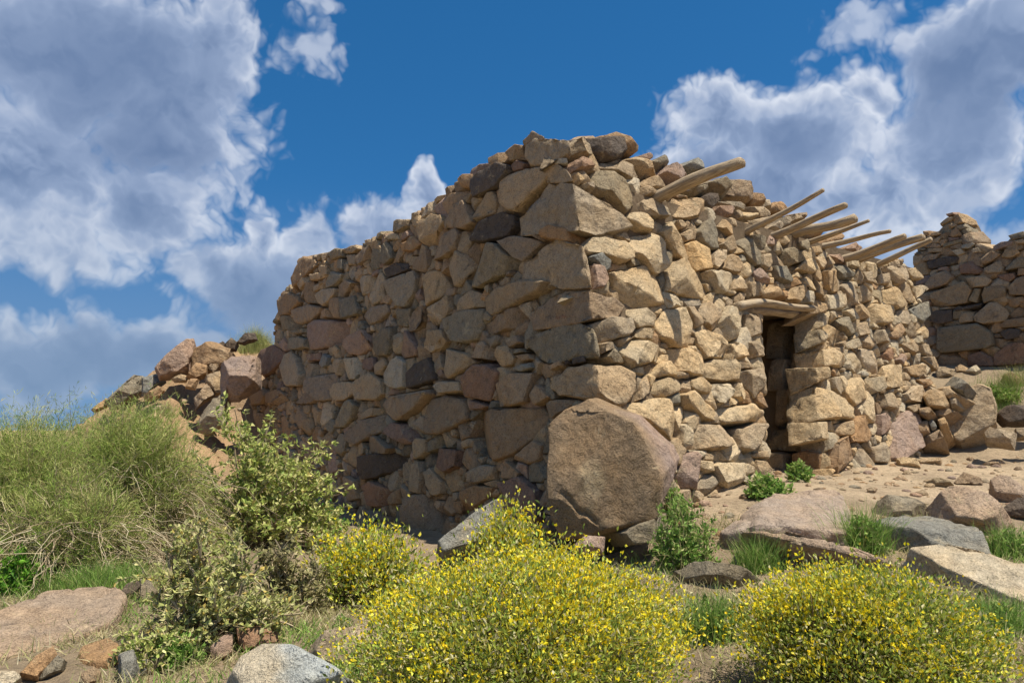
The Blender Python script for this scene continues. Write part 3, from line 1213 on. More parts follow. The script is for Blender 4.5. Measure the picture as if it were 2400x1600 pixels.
BACK_TXT = """
G t 905,930 1220,820 1290,900 1250,1020 1000,1060 920,1050
G g 970,1250 1340,1200 1480,1290 1500,1400 1440,1440 1010,1480 965,1450
G t 1310,1140 1460,1010 1530,1010 1630,1110 1600,1190 1400,1215 1320,1190
G t 1380,950 1410,870 1550,850 1605,880 1600,960 1400,1020
G g 1260,1000 1310,885 1375,890 1340,1020
G t 1225,780 1400,765 1480,810 1430,870 1270,880
G t 1395,700 1540,630 1590,670 1560,740 1420,750
G b 1365,590 1480,545 1560,570 1480,630 1390,670
G t 1560,600 1600,525 1700,520 1735,560 1650,610
G g 1590,700 1700,610 1764,600 1800,690 1600,720
G b 1620,880 1700,790 1764,770 1840,800 1840,950 1640,945
G r 1500,770 1680,740 1690,790 1620,830
G b 1600,980 1760,960 1780,1000 1700,1060 1630,1050
G k 910,1120 960,1090 1110,1080 1110,1190 990,1220 910,1190
G k 1130,1070 1380,1020 1370,1060 1140,1100
G t 1170,1170 1200,1110 1310,1095 1300,1190 1180,1205
G b 1540,1230 1600,1180 1764,1150 1830,1230 1560,1250
G k 1545,1290 1640,1250 1740,1260 1730,1340 1600,1360
G r 1490,1500 1640,1390 1764,1380 1900,1568 1500,1600
G r 1260,1500 1380,1460 1500,1530 1500,1600 1240,1600
G b 825,880 930,750 1060,720 1130,780 1070,850 850,910
G k 875,640 1080,590 1170,600 1150,660 900,715
G r 1175,680 1300,630 1390,720 1340,755 1190,750
G b 830,590 1000,565 960,620 840,640
G w 1100,540 1190,520 1230,560 1160,590
G g 1010,480 1200,430 1210,460 1030,515
G b 1060,400 1150,320 1200,400 1120,420
G t 990,290 1070,235 1130,230 1100,270 1000,310
G p 1045,205 1120,185 1130,205 1070,225
G b 1135,220 1165,195 1185,250 1150,260
G p 1480,500 1560,460 1670,450 1660,490 1500,540
G g 1615,400 1764,360 1800,420 1650,440
G t 1680,450 1764,430 1800,470 1690,480
G w 1190,490 1260,445 1320,480 1270,520 1200,520
G t 920,450 990,410 1010,420 980,470 920,470
G t 915,380 990,360 1005,390 920,410
G w 1270,530 1350,510 1380,550 1300,560
G t 860,520 1010,510 1010,550 870,560
G b 840,360 900,355 900,395 850,410
G t 1070,300 1130,280 1160,310 1090,340
G o 1720,700 1800,700 1820,760 1710,770
"""


def px_poly_mask(plane, px, gu, gv, off=0.):
    h = plane.poly(px, off)
    return poly_mask(h, gu, gv)


def poly_mask(h, gu, gv):
    x, y = gu, gv
    inside = np.zeros(x.shape, bool)
    n = len(h)
    for i in range(n):
        x1, y1 = h[i]; x2, y2 = h[(i + 1) % n]
        if y1 == y2:
            continue
        c = ((y1 > y) != (y2 > y)) & (x < (x2 - x1) * (y - y1) / (y2 - y1) + x1)
        inside ^= c
    return inside


def fill_cells(plane, region, claimed, sizes, r, cell=.016, aspect=1.35, holes=()):
    """pack the free part of a region with stone outlines; returns a list of convex outlines (metres)"""
    lo, hi = region.min(0) - .05, region.max(0) + .05
    nu, nv = int((hi[0] - lo[0]) / cell), int((hi[1] - lo[1]) / cell)
    gu, gv = np.meshgrid(lo[0] + (np.arange(nu) + .5) * cell, lo[1] + (np.arange(nv) + .5) * cell)
    free = poly_mask(region, gu, gv)
    for hpoly in holes:
        free &= ~poly_mask(hpoly, gu, gv)
    for c in claimed:
        a, cc = poly_area_c(c)
        m = poly_mask((c - cc) * 1.0 + cc, gu, gv)
        free &= ~m
    lab = np.zeros(free.shape, np.int32)
    nid = 0
    for size, tries in sizes:
        for _ in range(tries):
            ys, xs = np.nonzero(free & (lab == 0))
            if len(ys) == 0:
                break
            pick = r.integers(0, len(ys), 260)
            done = 0
            ang = r.normal(0, .35)
            for k in pick:
                y, x = ys[k], xs[k]
                s = size * r.uniform(.85, 1.15)
                as_ = aspect * r.uniform(.75, 1.25)
                a, b = s * math.sqrt(as_), s / math.sqrt(as_)
                w = int(max(a, b) / cell) + 1
                if x < w or y < w or x >= nu - w or y >= nv - w:
                    continue
                th = r.normal(0, .4)
                yy, xx = np.mgrid[-w:w + 1, -w:w + 1] * cell
                e = ((xx * math.cos(th) + yy * math.sin(th)) / a) ** 2 + ((-xx * math.sin(th) + yy * math.cos(th)) / b) ** 2 <= 1
                sub = (free[y - w:y + w + 1, x - w:x + w + 1] & (lab[y - w:y + w + 1, x - w:x + w + 1] == 0))
                if (sub | ~e).all():
                    nid += 1
                    lab[y - w:y + w + 1, x - w:x + w + 1][e] = nid
                    done += 1
    # grow the packed stones into what is left between them
    for it in range(7):
        for dy, dx in ((0, 1), (0, -1), (1, 0), (-1, 0)):
            sh_ = np.roll(np.roll(lab, dy, 0), dx, 1)
            m = free & (lab == 0) & (sh_ > 0)
            lab[m] = sh_[m]
    out = []
    order = np.argsort(lab.ravel(), kind='stable')
    sl = lab.ravel()[order]
    bounds = np.searchsorted(sl, np.arange(1, nid + 2))
    U, V = gu.ravel()[order], gv.ravel()[order]
    for i in range(nid):
        a, b = bounds[i], bounds[i + 1]
        if b - a < 6:
            continue
        u, v = U[a:b], V[a:b]
        # outline from extreme points in 16 directions keeps hulls small
        ths = np.linspace(0, 2 * np.pi, 16, endpoint=False)
        ex = {int(np.argmax(u * math.cos(q) + v * math.sin(q))) for q in ths}
        h = hull2([(u[j], v[j]) for j in ex])
        if len(h) >= 3:
            out.append(simplify(h, 7))
    return out


def hull3_planes(pts):
    bm = bmesh.new()
    vs_ = [bm.verts.new(p) for p in pts]
    res = bmesh.ops.convex_hull(bm, input=vs_)
    bm.normal_update()
    c = np.mean(pts, 0)
    nr, ds = [], []
    for f in bm.faces:
        n = np.array(f.normal[:]); p0 = np.array(f.verts[0].co[:])
        if f.calc_area() < 1e-5:
            continue
        d = n @ (p0 - c)
        if d < 0:
            n, d = -n, -d
        if d < .01:
            continue
        if any(n @ m > .985 for m in nr):
            continue
        nr.append(n); ds.append(d)
    bm.free()
    return np.array(nr), np.array(ds), c


def hull_rock(pts, k=16, level=4, amp=.04, ridge=0., round_=None):
    _seed[0] += 1
    pts = np.array(pts)
    nr, ds, c = hull3_planes(pts)
    half = np.ptp(pts, axis=0) / 2
    v, f = soft_poly(nr, ds, half, k, level, _seed[0], amp, ridge, round_)
    return v, f, c


class Masonry:
    """collects stones; the largest become objects of their own, the rest one part"""
    def __init__(self):
        self.items = []

    def add(self, v, f, c, col, area, parent, name='stone', keep=False):
        self.items.append((v, f, c, col, area, parent, name, keep))

    def on_plane(self, plane, poly, col, parent, off=0., keep=False, **kw):
        v, f, c = stone_geo(poly, **kw)
        base = plane.world(c[0], c[1], off)
        A = abs(poly_area_c(poly)[0])
        self.add(v @ plane.R, f, base, col, A / (base[1] ** 2), parent, keep=keep)

    def build(self, house, limit, rest_name):
        it = sorted(self.items, key=lambda q: -(q[4] + (100 if q[7] else 0)))
        for v, f, c, col, area, parent, name, keep in it[:limit]:
            me = mesh_from(name, v, f, M_STONE, col)
            link(name, me, parent, c)
        rest = it[limit:]
        if rest:
            V, Fs, Cs, n = [], [], [], 0
            for v, f, c, col, *_ in rest:
                V.append(v + c); Fs.append(f + n); Cs.append(np.tile(col, (len(v), 1))); n += len(v)
            me = mesh_from(rest_name, np.concatenate(V), np.concatenate(Fs), M_STONE, np.concatenate(Cs))
            link(rest_name, me, house, -np.array(house.location), kind='stuff')
        return len(it)


def prism(name, quads_front, depth, inward, mat, parent, h=0.):
    """a slab: front outline (world points), pushed back by depth along inward"""
    fr = np.array(quads_front)
    bk = fr + np.asarray(inward) * depth
    n = len(fr)
    V = np.r_[fr, bk]
    faces = [list(range(n)), list(range(n, 2 * n))[::-1]] + [[i, i + n, (i + 1) % n + n, (i + 1) % n] for i in range(n)]
    me = bpy.data.meshes.new(name)
    me.from_pydata([tuple(p) for p in V], [], faces)
    bm = bmesh.new(); bm.from_mesh(me)
    bmesh.ops.recalc_face_normals(bm, faces=bm.faces)
    bm.to_mesh(me); bm.free()
    me.materials.append(mat)
    return link(name, me, parent)


house = thing('stone_house', 'dry stone house of rough tan blocks with a dark doorway and wooden beams jutting out', 'house', tuple(corner_at(0.2)))
HO = Vector(house.location)


def child(o):          # geometry of parts is written in world coordinates
    o.matrix_parent_inverse = Matrix.Translation(-HO)
    return o


# outlines of the two faces in the photograph
LEFT_PX = [(505, 1040), (515, 930), (600, 905), (648, 862), (642, 770), (650, 700), (692, 655), (700, 605), (770, 590), (850, 572), (930, 520), (1000, 480),
           (1100, 400), (1190, 345), (1290, 330), (1330, 360)]
LEFT_PX += [(corner_px(y)[0] - 4, y) for y in (480, 620, 760, 900, 1040, 1200, 1300)] + [(1150, 1310), (980, 1290), (800, 1260), (690, 1180), (560, 1100)]
RIGHT_PX = [(corner_px(y)[0] + 4, y) for y in (1240, 1040, 900, 760, 620, 480, 360)] + [(1345, 335), (1420, 345), (1500, 385), (1540, 440), (1640, 470), (1740, 530), (1850, 560), (1930, 590),
            (2040, 612), (2115, 606), (2140, 660), (2165, 740), (2180, 850), (2195, 960), (2200, 1040), (2150, 1075), (2060, 1095), (1960, 1120), (1880, 1125), (1790, 1150), (1680, 1165), (1600, 1200)]
DOOR_PX = [(1783, 728), (1925, 738), (1940, 1130), (1800, 1130)]
LINTEL_PX = [(1735, 703), (1755, 692), (1830, 698), (1897, 712), (1900, 735), (1830, 738), (1745, 732)]
DOOR = PR.poly(DOOR_PX)
LREG, RREG = PL.poly(LEFT_PX), PR.poly(RIGHT_PX)

# earth and rubble core behind the stones
CORE = .23


def core_pts(plane, uvs, off=-CORE):
    return [plane.world(u, v, off) for u, v in uvs]


left_core = prism('wall', core_pts(PL, LREG * np.array([.985, .97]) - np.array([0, .05])), .55, DR, M_EARTH, house)
child(left_core)
d0, d1, d2, d3 = DOOR          # top-left, top-right, bottom-right, bottom-left
rr = RREG
ulo, uhi = rr[:, 0].min() + .1, rr[:, 0].max() - .12
vt = lambda u: float(np.interp(u, [.2, 1.0, 2.2, 3.4, 5.0, 6.2], [2.45, 2.45, 2.05, 2.0, 2.02, 2.2]))
parts = [
    [(ulo, -1.0), (d3[0] - .04, -1.0), (d0[0] - .04, d0[1]), (d0[0] - .04, vt(2.2) - .05), (1.0, 2.4), (ulo, 2.4)],
    [(d2[0] + .18, -1.0), (uhi, -1.0), (uhi, 2.1), (d1[0] + .18, vt(3.4) - .05), (d1[0] + .18, d1[1])],
    [(d0[0] - .038, d0[1] + .05), (d1[0] + .178, d1[1] + .08), (d1[0] + .178, vt(3.4) - .06), (d0[0] - .038, vt(2.2) - .06)],
]
right_cores = [child(prism('wall', core_pts(PR, p), .75, -NR, M_PLASTER if i == 1 else M_EARTH, house)) for i, p in enumerate(parts)]
# far walls and the roof close the room, so the doorway is dark
z_roof = 3.05
ca, cb = corner_at(1.0), corner_at(1.0)


def plan(u, w, z):      # metres along the doorway wall and inward from it
    return np.array([*(C0[:2] + DR[:2] * u - NR[:2] * w), z])


child(prism('roof', [plan(.35, .35, z_roof), plan(6.2, .35, z_roof), plan(6.2, 6.0, z_roof), plan(.35, 6.0, z_roof)], .25, Z, M_EARTH, house))
child(prism('wall', [plan(5.75, .55, .2), plan(6.3, .55, .2), plan(6.15, .6, 3.1), plan(5.75, .6, 3.1)], 5.6, -NR, M_EARTH, house))
child(prism('wall', [plan(.5, 5.6, .2), plan(6.3, 5.6, .2), plan(6.2, 5.6, 3.1), plan(.5, 5.6, 3.1)], .5, -NR, M_EARTH, house))
child(prism('wall', [plan(.7, 1.9, .2), plan(5.7, 1.9, .2), plan(5.7, 1.9, 3.0), plan(.7, 1.9, 3.0)], .3, -NR, M_PLASTER, house))

MS = Masonry()
rs = np.random.default_rng(21)


def left_stone(line, claimed):
    c, px = parse(line)
    px = [(min(x, corner_px(y)[0] - 3), y) for x, y in px]
    h = hull2(PL.poly(px))
    claimed.append(h)
    A = abs(poly_area_c(h)[0])
    sz = math.sqrt(A)
    MS.on_plane(PL, h, tint(c, rs, .10), left_core, p=.03 + .055 * sz + rs.uniform(0, .025), D=.22 + .35 * sz, k=rs.uniform(24, 50), grow=1.0,
                level=4 if sz > .32 else 3, facets=int(rs.integers(0, 3)), tilt=.08, taper=.10, amp=.05, ridge=.03)


claimL, claimR, claimB = [], [], []
for ln in LEFT_TXT.strip().splitlines():
    left_stone(ln, claimL)


def right_stone(line):
    c, px = parse(line)
    px = [(max(x, corner_px(y)[0] + 3), y) for x, y in px]
    h = hull2(PR.poly(px))
    claimR.append(h)
    A = abs(poly_area_c(h)[0])
    sz = math.sqrt(A)
    u = poly_area_c(h)[1][0]
    par = right_cores[0] if u < d0[0] else right_cores[1]
    MS.on_plane(PR, h, tint(c, rs, .08), par, p=.035 + .09 * sz + rs.uniform(0, .03), D=.22 + .35 * sz, k=rs.uniform(22, 45), grow=1.0,
                level=4 if sz > .32 else 3, facets=int(rs.integers(1, 4)), tilt=.15, taper=.11, amp=.085, ridge=.06)


for ln in RIGHT_TXT.strip().splitlines():
    right_stone(ln)
for ln in TOP_TXT.strip().splitlines():
    w = ln.split()
    off = -float(w[2])
    c, px = parse(' '.join(w[:2] + w[3:]))
    h = hull2(PR.poly(px, off))
    sz = math.sqrt(abs(poly_area_c(h)[0]))
    MS.on_plane(PR, h, tint(c, rs, .1), right_cores[0], off=off, p=.04 + .3 * sz, D=.15 + .5 * sz, k=rs.uniform(22, 45), level=4 if sz > .3 else 3, grow=1.02,
                facets=int(rs.integers(2, 5)), tilt=.2, taper=.25, amp=.06, ridge=.05)
    claimR.append(hull2(PR.poly(px)))

# corner stones wrap round both faces
INW = unit(-(NL + NR))
for ln in CORNER_TXT.strip().splitlines():
    c, px = parse(ln)
    ys = [y for _, y in px]
    pts, lp, rp = [], [], []
    for x, y in px:
        cx, cz = corner_px(y)
        if x <= cx:
            pts.append(PL.px(x, y, .05)); lp.append((x, y))
        else:
            pts.append(PR.px(x, y, .05)); rp.append((x, y))
    if lp and rp:
        for yy in (min(ys) + .2 * (max(ys) - min(ys)), max(ys) - .25 * (max(ys) - min(ys))):
            pts.append(corner_at(corner_px(yy)[1]) - INW * .05)
        lp += [(corner_px(yy)[0], yy) for yy in (min(ys), max(ys))]
        rp += [(corner_px(yy)[0], yy) for yy in (min(ys), max(ys))]
    pts = np.array(pts)
    ext = np.ptp(pts, axis=0).max()
    pts = np.r_[pts, pts * .9 + pts.mean(0) * .1 + INW * (.2 + .35 * ext)]
    v, f, ctr = hull_rock(pts, k=rs.uniform(28, 50), level=5, amp=.06, ridge=.05)
    MS.add(v, f, ctr, tint(c, rs, .06), 1., left_core, keep=True)
    if len(lp) > 2: claimL.append(hull2(PL.poly(lp)))
    if len(rp) > 2: claimR.append(hull2(PR.poly(rp)))

# the stones between the traced ones
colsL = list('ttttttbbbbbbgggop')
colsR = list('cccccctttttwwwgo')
claimR.append(hull2(PR.poly(LINTEL_PX)))
SIZES = [(.17, 3), (.13, 5), (.10, 8), (.075, 12), (.052, 20), (.036, 26)]
fl = fill_cells(PL, LREG, claimL, SIZES, rs)
for h in fl:
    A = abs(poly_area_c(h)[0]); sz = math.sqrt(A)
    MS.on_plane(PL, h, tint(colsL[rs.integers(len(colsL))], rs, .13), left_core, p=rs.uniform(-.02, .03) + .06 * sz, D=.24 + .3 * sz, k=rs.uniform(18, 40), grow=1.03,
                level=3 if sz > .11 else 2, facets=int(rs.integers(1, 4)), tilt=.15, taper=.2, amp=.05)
fr = fill_cells(PR, RREG, claimR, SIZES, rs, holes=[DOOR])
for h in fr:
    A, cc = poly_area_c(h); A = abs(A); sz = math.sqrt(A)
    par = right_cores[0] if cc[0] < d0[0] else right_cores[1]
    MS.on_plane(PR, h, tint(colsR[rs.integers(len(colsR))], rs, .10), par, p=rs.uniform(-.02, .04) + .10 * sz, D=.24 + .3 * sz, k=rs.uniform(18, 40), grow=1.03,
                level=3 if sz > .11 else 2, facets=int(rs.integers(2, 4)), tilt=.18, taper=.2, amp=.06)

# the far reveal of the doorway
JT = [(-.02, -.1, -.42, .28, 'o'), (-.02, .28, -.70, .52, 'g'), (.0, .52, -.62, .95, 't'), (-.02, .98, -.38, 1.16, 't'), (-.03, 1.16, -.42, 1.36, 't'), (-.02, 1.36, -.30, 1.56, 't'),
      (-.02, 1.56, -.34, 1.78, 't'), (-.44, .95, -.72, 1.30, 't'), (-.44, 1.32, -.74, 1.75, 't'), (-.45, -.1, -.72, .26, 't')]
for a, b_, c_, d_, cl in JT:
    fm = np.clip((b_ + d_) / 2 / 1.78, 0, 1)
    PJ = Plane(PR.world(d2[0] + (d1[0] - d2[0]) * fm + .03, d2[1] + (d1[1] - d2[1]) * fm) - Z * (b_ + d_) / 2, -DR, NR)
    a -= .07
    h = hull2([(a + rs.normal(0, .015), b_), (c_, b_ + rs.uniform(0, .03)), (c_ + rs.uniform(0, .05), d_ - .01), (a, d_), ((a + c_) / 2, d_ + .02)])
    MS.on_plane(PJ, h, tint(cl, rs, .08), right_cores[1], p=.02, D=.22, k=14, level=3, facets=1, tilt=.04, taper=.06, amp=.04, keep=True)

n_st = MS.build(house, 300, 'small_stones')
for o in house.children_recursive:
    if o.type == 'MESH':
        pass
print('house stones', n_st)


# ------------------------------------------------------------------ beams and lintel
def log_mesh(name, L, r0, r1, bend, seed, seg=14, ring=12, tip=.55, squash=.9):
    rr_c = np.random.default_rng(seed).normal(0, 1, 3)
    V, Fq = [], []
    ts = np.r_[0., 0., np.linspace(0, 1, seg), 1.0, 1.0]
    for i, t_ in enumerate(ts):
        rad = r0 + (r1 - r0) * t_
        xx = t_ * L
        if i == 0: rad *= .02; xx -= r0 * .25
        if i == 1: rad *= tip; xx -= r0 * .2
        if i == seg + 2: rad *= tip; xx += r1 * .35
        if i == seg + 3: rad *= .02; xx += r1 * .42
        for j in range(ring):
            a = j / ring * 2 * math.pi
            n = vnoise(np.array([[xx * 3.1 + seed * 5, math.cos(a) * 1.3, math.sin(a) * 1.3]]))[0]
            n2 = vnoise(np.array([[xx * 1.2 + seed * 5, math.cos(a) * 2.8 + 9, math.sin(a) * 2.8]]))[0]
            q = rad * (1 + .16 * n + .14 * n2)
            V.append((xx, math.cos(a) * q + rr_c[0] * math.sin(t_ * 5 + seed) * .008 + rr_c[1] * .006 * math.sin(t_ * 11 + seed * 2), math.sin(a) * q * squash + bend * 1.0 * math.sin(t_ * math.pi) + bend * .4 * math.sin(t_ * 7 + seed) + rr_c[2] * .005 * math.sin(t_ * 9 + seed)))
    n = len(ts)
    for i in range(n - 1):
        for j in range(ring):
            Fq.append((i * ring + j, i * ring + (j + 1) % ring, (i + 1) * ring + (j + 1) % ring, (i + 1) * ring + j))
    V = np.array(V)
    return mesh_from(name, V, np.array(Fq), M_WOOD)


BEAMS = [((1536, 468), (1732, 378), 33, 27, .012), ((1747, 544), (1930, 447), 21, 9, -.008), ((1806, 548), (1983, 482), 20, 14, -.03), ((1858, 558), (2005, 512), 28, 20, .035),
         ((1890, 570), (2036, 517), 17, 8, -.008), ((1925, 583), (2088, 545), 16, 9, .03), ((1970, 606), (2122, 555), 20, 12, -.01), ((2005, 612), (2164, 555), 20, 15, .012), ((2053, 620), (2182, 562), 15, 11, -.006)]
for i, (a, b_, w0, w1, bend) in enumerate(BEAMS):
    pa = PR.px(*a)
    VP = Plane(pa, DR, NR)
    pb = VP.px(*b_)
    d = pb - pa
    L = np.linalg.norm(d)
    d = d / L
    back = .55
    pa2 = pa - d * back
    me = log_mesh('roof_beam', L + back, w0 / 2 * 1.2 * pa[1] / F, w1 / 2 * 1.25 * pb[1] / F, bend, i + 3)
    o = link('roof_beam', me)
    o.matrix_world = Matrix.Translation(pa2) @ Vector(d).to_track_quat('X', 'Z').to_matrix().to_4x4()
    o.parent = house
    child(o)
la, lb = PR.px(1728, 716, .06), PR.px(1905, 724, .05)
d = lb - la
me = log_mesh('lintel', np.linalg.norm(d), .062, .05, .03, 31, seg=24, squash=.75)
o = link('lintel', me, house)
o.matrix_world = Matrix.Translation(la) @ Vector(d).to_track_quat('X', 'Z').to_matrix().to_4x4()
child(o)
o2 = link('lintel', log_mesh('lintel', np.linalg.norm(d) * .95, .07, .06, .01, 37, seg=18, squash=.8), house)
o2.matrix_world = Matrix.Translation(la - NR * .22 + DR * .1 - Z * .02) @ Vector(d).to_track_quat('X', 'Z').to_matrix().to_4x4()
child(o2)

# ------------------------------------------------------------------ ruined wall beyond
ruin = thing('ruined_house', 'shaded stone wall of a ruined house rising to a broken peak behind the beamed house', 'ruin', tuple(PB.world(.8, -.3)))
RO = Vector(ruin.location)
BACK_PX = [(2140, 600), (2165, 560), (2190, 545), (2215, 525), (2228, 498), (2254, 498), (2275, 545), (2300, 572), (2330, 585), (2370, 550), (2420, 540), (2520, 520), (2560, 900), (2450, 880), (2300, 870), (2150, 860)]
BREG = PB.poly(BACK_PX)
bcore = prism('wall', core_pts(PB, BREG * np.array([1, .98]) - np.array([0, .04]), -.1), .5, DR, M_EARTH, ruin)
bcore.matrix_parent_inverse = Matrix.Translation(-RO)
MB = Masonry()
for ln in BACK_TXT.strip().splitlines():
    c, px = parse(ln)
    h = hull2(PB.poly(px))
    claimB.append(h)
    sz = math.sqrt(abs(poly_area_c(h)[0]))
    MB.on_plane(PB, h, tint(c, rs, .09), bcore, p=.03 + .08 * sz, D=.15 + .3 * sz, k=rs.uniform(24, 45), grow=1.0, level=4 if sz > .45 else 3, facets=int(rs.integers(0, 3)), tilt=.07, taper=.08, amp=.045)
fb = fill_cells(PB, BREG, claimB, [(.14, 2), (.10, 4), (.07, 6), (.045, 8)], rs, cell=.018, aspect=1.7)
for h in fb:
    sz = math.sqrt(abs(poly_area_c(h)[0]))
    MB.on_plane(PB, h, tint(colsL[rs.integers(len(colsL))], rs, .13), bcore, p=rs.uniform(-.01, .03) + .05 * sz, D=.24 + .3 * sz, k=28, grow=1.03, level=2, facets=2, tilt=.15, taper=.15)
# rubble on the broken end, facing the sun
for i in range(34):
    u = .72 + i * .022 + rs.normal(0, .05)
    v = 2.98 - i * .038 + rs.normal(0, .04)
    s = rs.uniform(.05, .09)
    h = hull2(np.array([(u, v)]) + rs.normal(0, 1, (7, 2)) * s * .8)
    if len(h) > 3:
        MB.on_plane(PB, h, tint('oct'[i % 3], rs, .1), bcore, off=-.12 - .25 * rs.random(), p=.05, D=.12, k=14, level=2, facets=2, tilt=.2, taper=.2, amp=.06)
MB.build(ruin, 300, 'small_stones')

# ------------------------------------------------------------------ loose rocks
rk = np.random.default_rng(77)


def rock(name, label, line, y=None, N=None, tilt=.3, p=None, D=None, lift=0., cat='rock', k=26, amp=.06, ridge=.05, level=4, facets=2, taper=.2, col2=None, group=None, tiltdir=None, grow=1.01):
    c, px = parse(line)
    arr = np.array(px)
    cx, cy = arr.mean(0)
    bx, by = arr[np.argmax(arr[:, 1])]
    if N is not None:                          # a slab lying on the ground
        g = ground_hit(cx, cy)
        P0 = g + Z * lift
        pl = Plane(P0, N, (1, 0, 0))
    else:
        if y is None:
            y = ground_hit(bx, by)[1]
        P0 = at_depth(cx, cy, y)
        hd = unit(np.array([-P0[0], -P0[1], 0]))
        n_ = unit(hd + Z * tilt)
        pl = Plane(P0, n_, np.cross(Z, n_))
    h = hull2(pl.poly(px))
    sz = math.sqrt(abs(poly_area_c(h)[0]))
    v, f, c2 = stone_geo(h, p=sz * .28 if p is None else p, D=sz * .5 if D is None else D, k=k, level=level, facets=facets, tilt=.15, taper=taper, amp=amp, ridge=ridge, tiltdir=tiltdir, grow=grow)
    w = v @ pl.R
    base = pl.world(*c2)
    cols = np.tile(tint(c, rk, .05), (len(v), 1))
    if col2 is not None:
        m = np.clip((v[:, 0] / sz + .35 * fbm(v / sz * 2.2 + 4, 3) + .02) * 7 + .5, 0, 1)[:, None]
        cols = cols * (1 - m) + tint(col2, rk, .03) * m
    me = mesh_from(name, w, f, M_STONE, cols)
    return link(name, me, None, base, label=label, category=cat, group=group)


# the great boulder at the corner: shaded front, lit purplish flank
def corner_boulder():
    def P(x, y, dep):
        return at_depth(1000 + x / 3.36, 900 + y / 3.36, dep)
    front = [(1265, 115, 5.55), (1080, 205, 5.6), (965, 320, 5.62), (955, 640, 5.5), (935, 940, 5.42), (1060, 1230, 5.36), (1250, 1225, 5.25), (1380, 1150, 5.12),
             (1690, 1080, 4.98), (1835, 1000, 5.0), (1430, 225, 5.30), (1690, 385, 5.08), (1850, 730, 4.96)]
    flank = [(1345, 105, 5.75), (1560, 232, 5.62), (1700, 245, 5.55), (1960, 500, 5.55), (1995, 580, 5.5), (1890, 800, 5.3)]
    back = [(1270, 250, 6.1), (1050, 700, 6.1), (1100, 1150, 6.0), (1850, 900, 5.8), (1900, 600, 5.95), (1500, 300, 6.1)]
    pts = np.array([P(*q) for q in front + flank + back])
    v, f, c = hull_rock(pts, k=60, level=6, amp=.045, ridge=0., round_=.045)
    purple = np.clip((v @ NR - .02) * 5, 0, 1)[:, None] * np.clip((v @ DR + .15) * 4, 0, 1)[:, None]
    cols = np.array([.345, .245, .150]) * (1 - purple) + np.array([.40, .30, .245]) * purple
    # a flaked pale patch and a long crack across the front
    pc = at_depth(1000 + 1300 / 3.36, 900 + 780 / 3.36, 5.2) - c
    dpatch = np.linalg.norm((v - pc) * np.array([1.5, .6, .9]), axis=1)
    pm = np.clip((.16 - dpatch + .12 * fbm(v * 9, 4)) * 14, 0, 1)[:, None] * .75
    cols = cols * (1 - pm) + np.array([.56, .44, .28]) * pm
    ka, kb = at_depth(1000 + 1060 / 3.36, 900 + 850 / 3.36, 5.4) - c, at_depth(1000 + 1330 / 3.36, 900 + 1090 / 3.36, 5.2) - c
    ab = (kb - ka)[[0, 2]]
    tt = np.clip(((v[:, [0, 2]] - ka[[0, 2]]) @ ab) / (ab @ ab), 0, 1)
    dist = np.linalg.norm(v[:, [0, 2]] - (ka[[0, 2]] + tt[:, None] * ab) + .02 * vnoise(v * 11)[:, None], axis=1)
    cm = np.exp(-(dist / .014) ** 2) * (v[:, 1] < 0)
    v = v + cm[:, None] * np.array([0, .03, 0])
    me = mesh_from('boulder', v, f, M_STONE, cols)
    link('boulder', me, None, c, label='huge brown boulder propped against the outer corner of the stone house', category='boulder')


corner_boulder()
rock('rock', 'grey block wedged under the overhanging edge of the huge corner boulder', 'H g 1520,1170 1640,1090 1810,1050 1830,1230 1600,1270', y=5.05, tilt=.1, D=.35, p=.1)
rock('rock', 'small pinkish rock at the foot of the huge corner boulder', 'H p 1150,1270 1250,1190 1380,1200 1370,1300 1180,1310', y=4.85, tilt=.5)
rock('rock', 'grey sloping slab leaning against the foot of the shaded wall', 'H s 80,1260 400,990 520,915 530,1230 350,1280 130,1370', y=5.5, tilt=.45, p=.10, D=.3, facets=1)
rock('rock', 'low brown rock half hidden at the base of the shaded wall behind yellow flowers', 'H b 700,1090 800,1070 890,1120 930,1260 720,1260', y=5.7, tilt=.3)

# left foreground
SL = unit([.06, -.16, 1])
rock('flat_rock', 'broad flat pinkish rock slab lying in front of the feathery green bushes', 'K l -120,1050 350,850 930,790 1010,880 900,1080 620,1220 250,1330 -120,1420', N=SL, lift=.03, p=.05, D=.28, facets=0, k=40, amp=.03, taper=.1, cat='flat rock', level=6, tiltdir=(0, 0))
rock('flat_rock', 'small tan slab below the edge of the broad pinkish slab', 'K o 600,1320 640,1240 850,1180 950,1260 930,1400 850,1460 640,1410', N=unit([0, -.3, 1]), lift=.0, p=.04, D=.2, facets=0, k=40, amp=.04, cat='flat rock')
rock('rock', 'pointed orange-pink rock leaning on the broad pinkish slab', 'K o 140,1450 280,1300 420,1215 455,1300 300,1490', tilt=.6)
rock('rock', 'wedge of grey stone beside the pointed orange-pink rock', 'K g 290,1460 450,1290 515,1330 480,1410 330,1480', tilt=.6)
rock('rock', 'whitish flat stone at the foot of the broad pinkish slab', 'K w -60,1420 100,1415 175,1470 100,1530 -60,1560', tilt=.9)
rock('rock', 'rounded grey-brown stone beside the small tan slab', 'K b 630,1450 740,1385 795,1420 780,1490 680,1530', tilt=.5)
rock('rock', 'upright teal-grey stone below the straggly shrub', 'K s 945,1290 1050,1255 1085,1380 1060,1530 945,1520', tilt=.3)
rock('rock', 'small pale grey stone against the upright teal-grey stone', 'K s 1065,1350 1155,1325 1155,1435 1080,1470', tilt=.4)
rock('rock', 'dark brown lump of rock at the end of the broad pinkish slab', 'K k 915,840 1000,730 1090,695 1105,760 1020,860', tilt=.5)
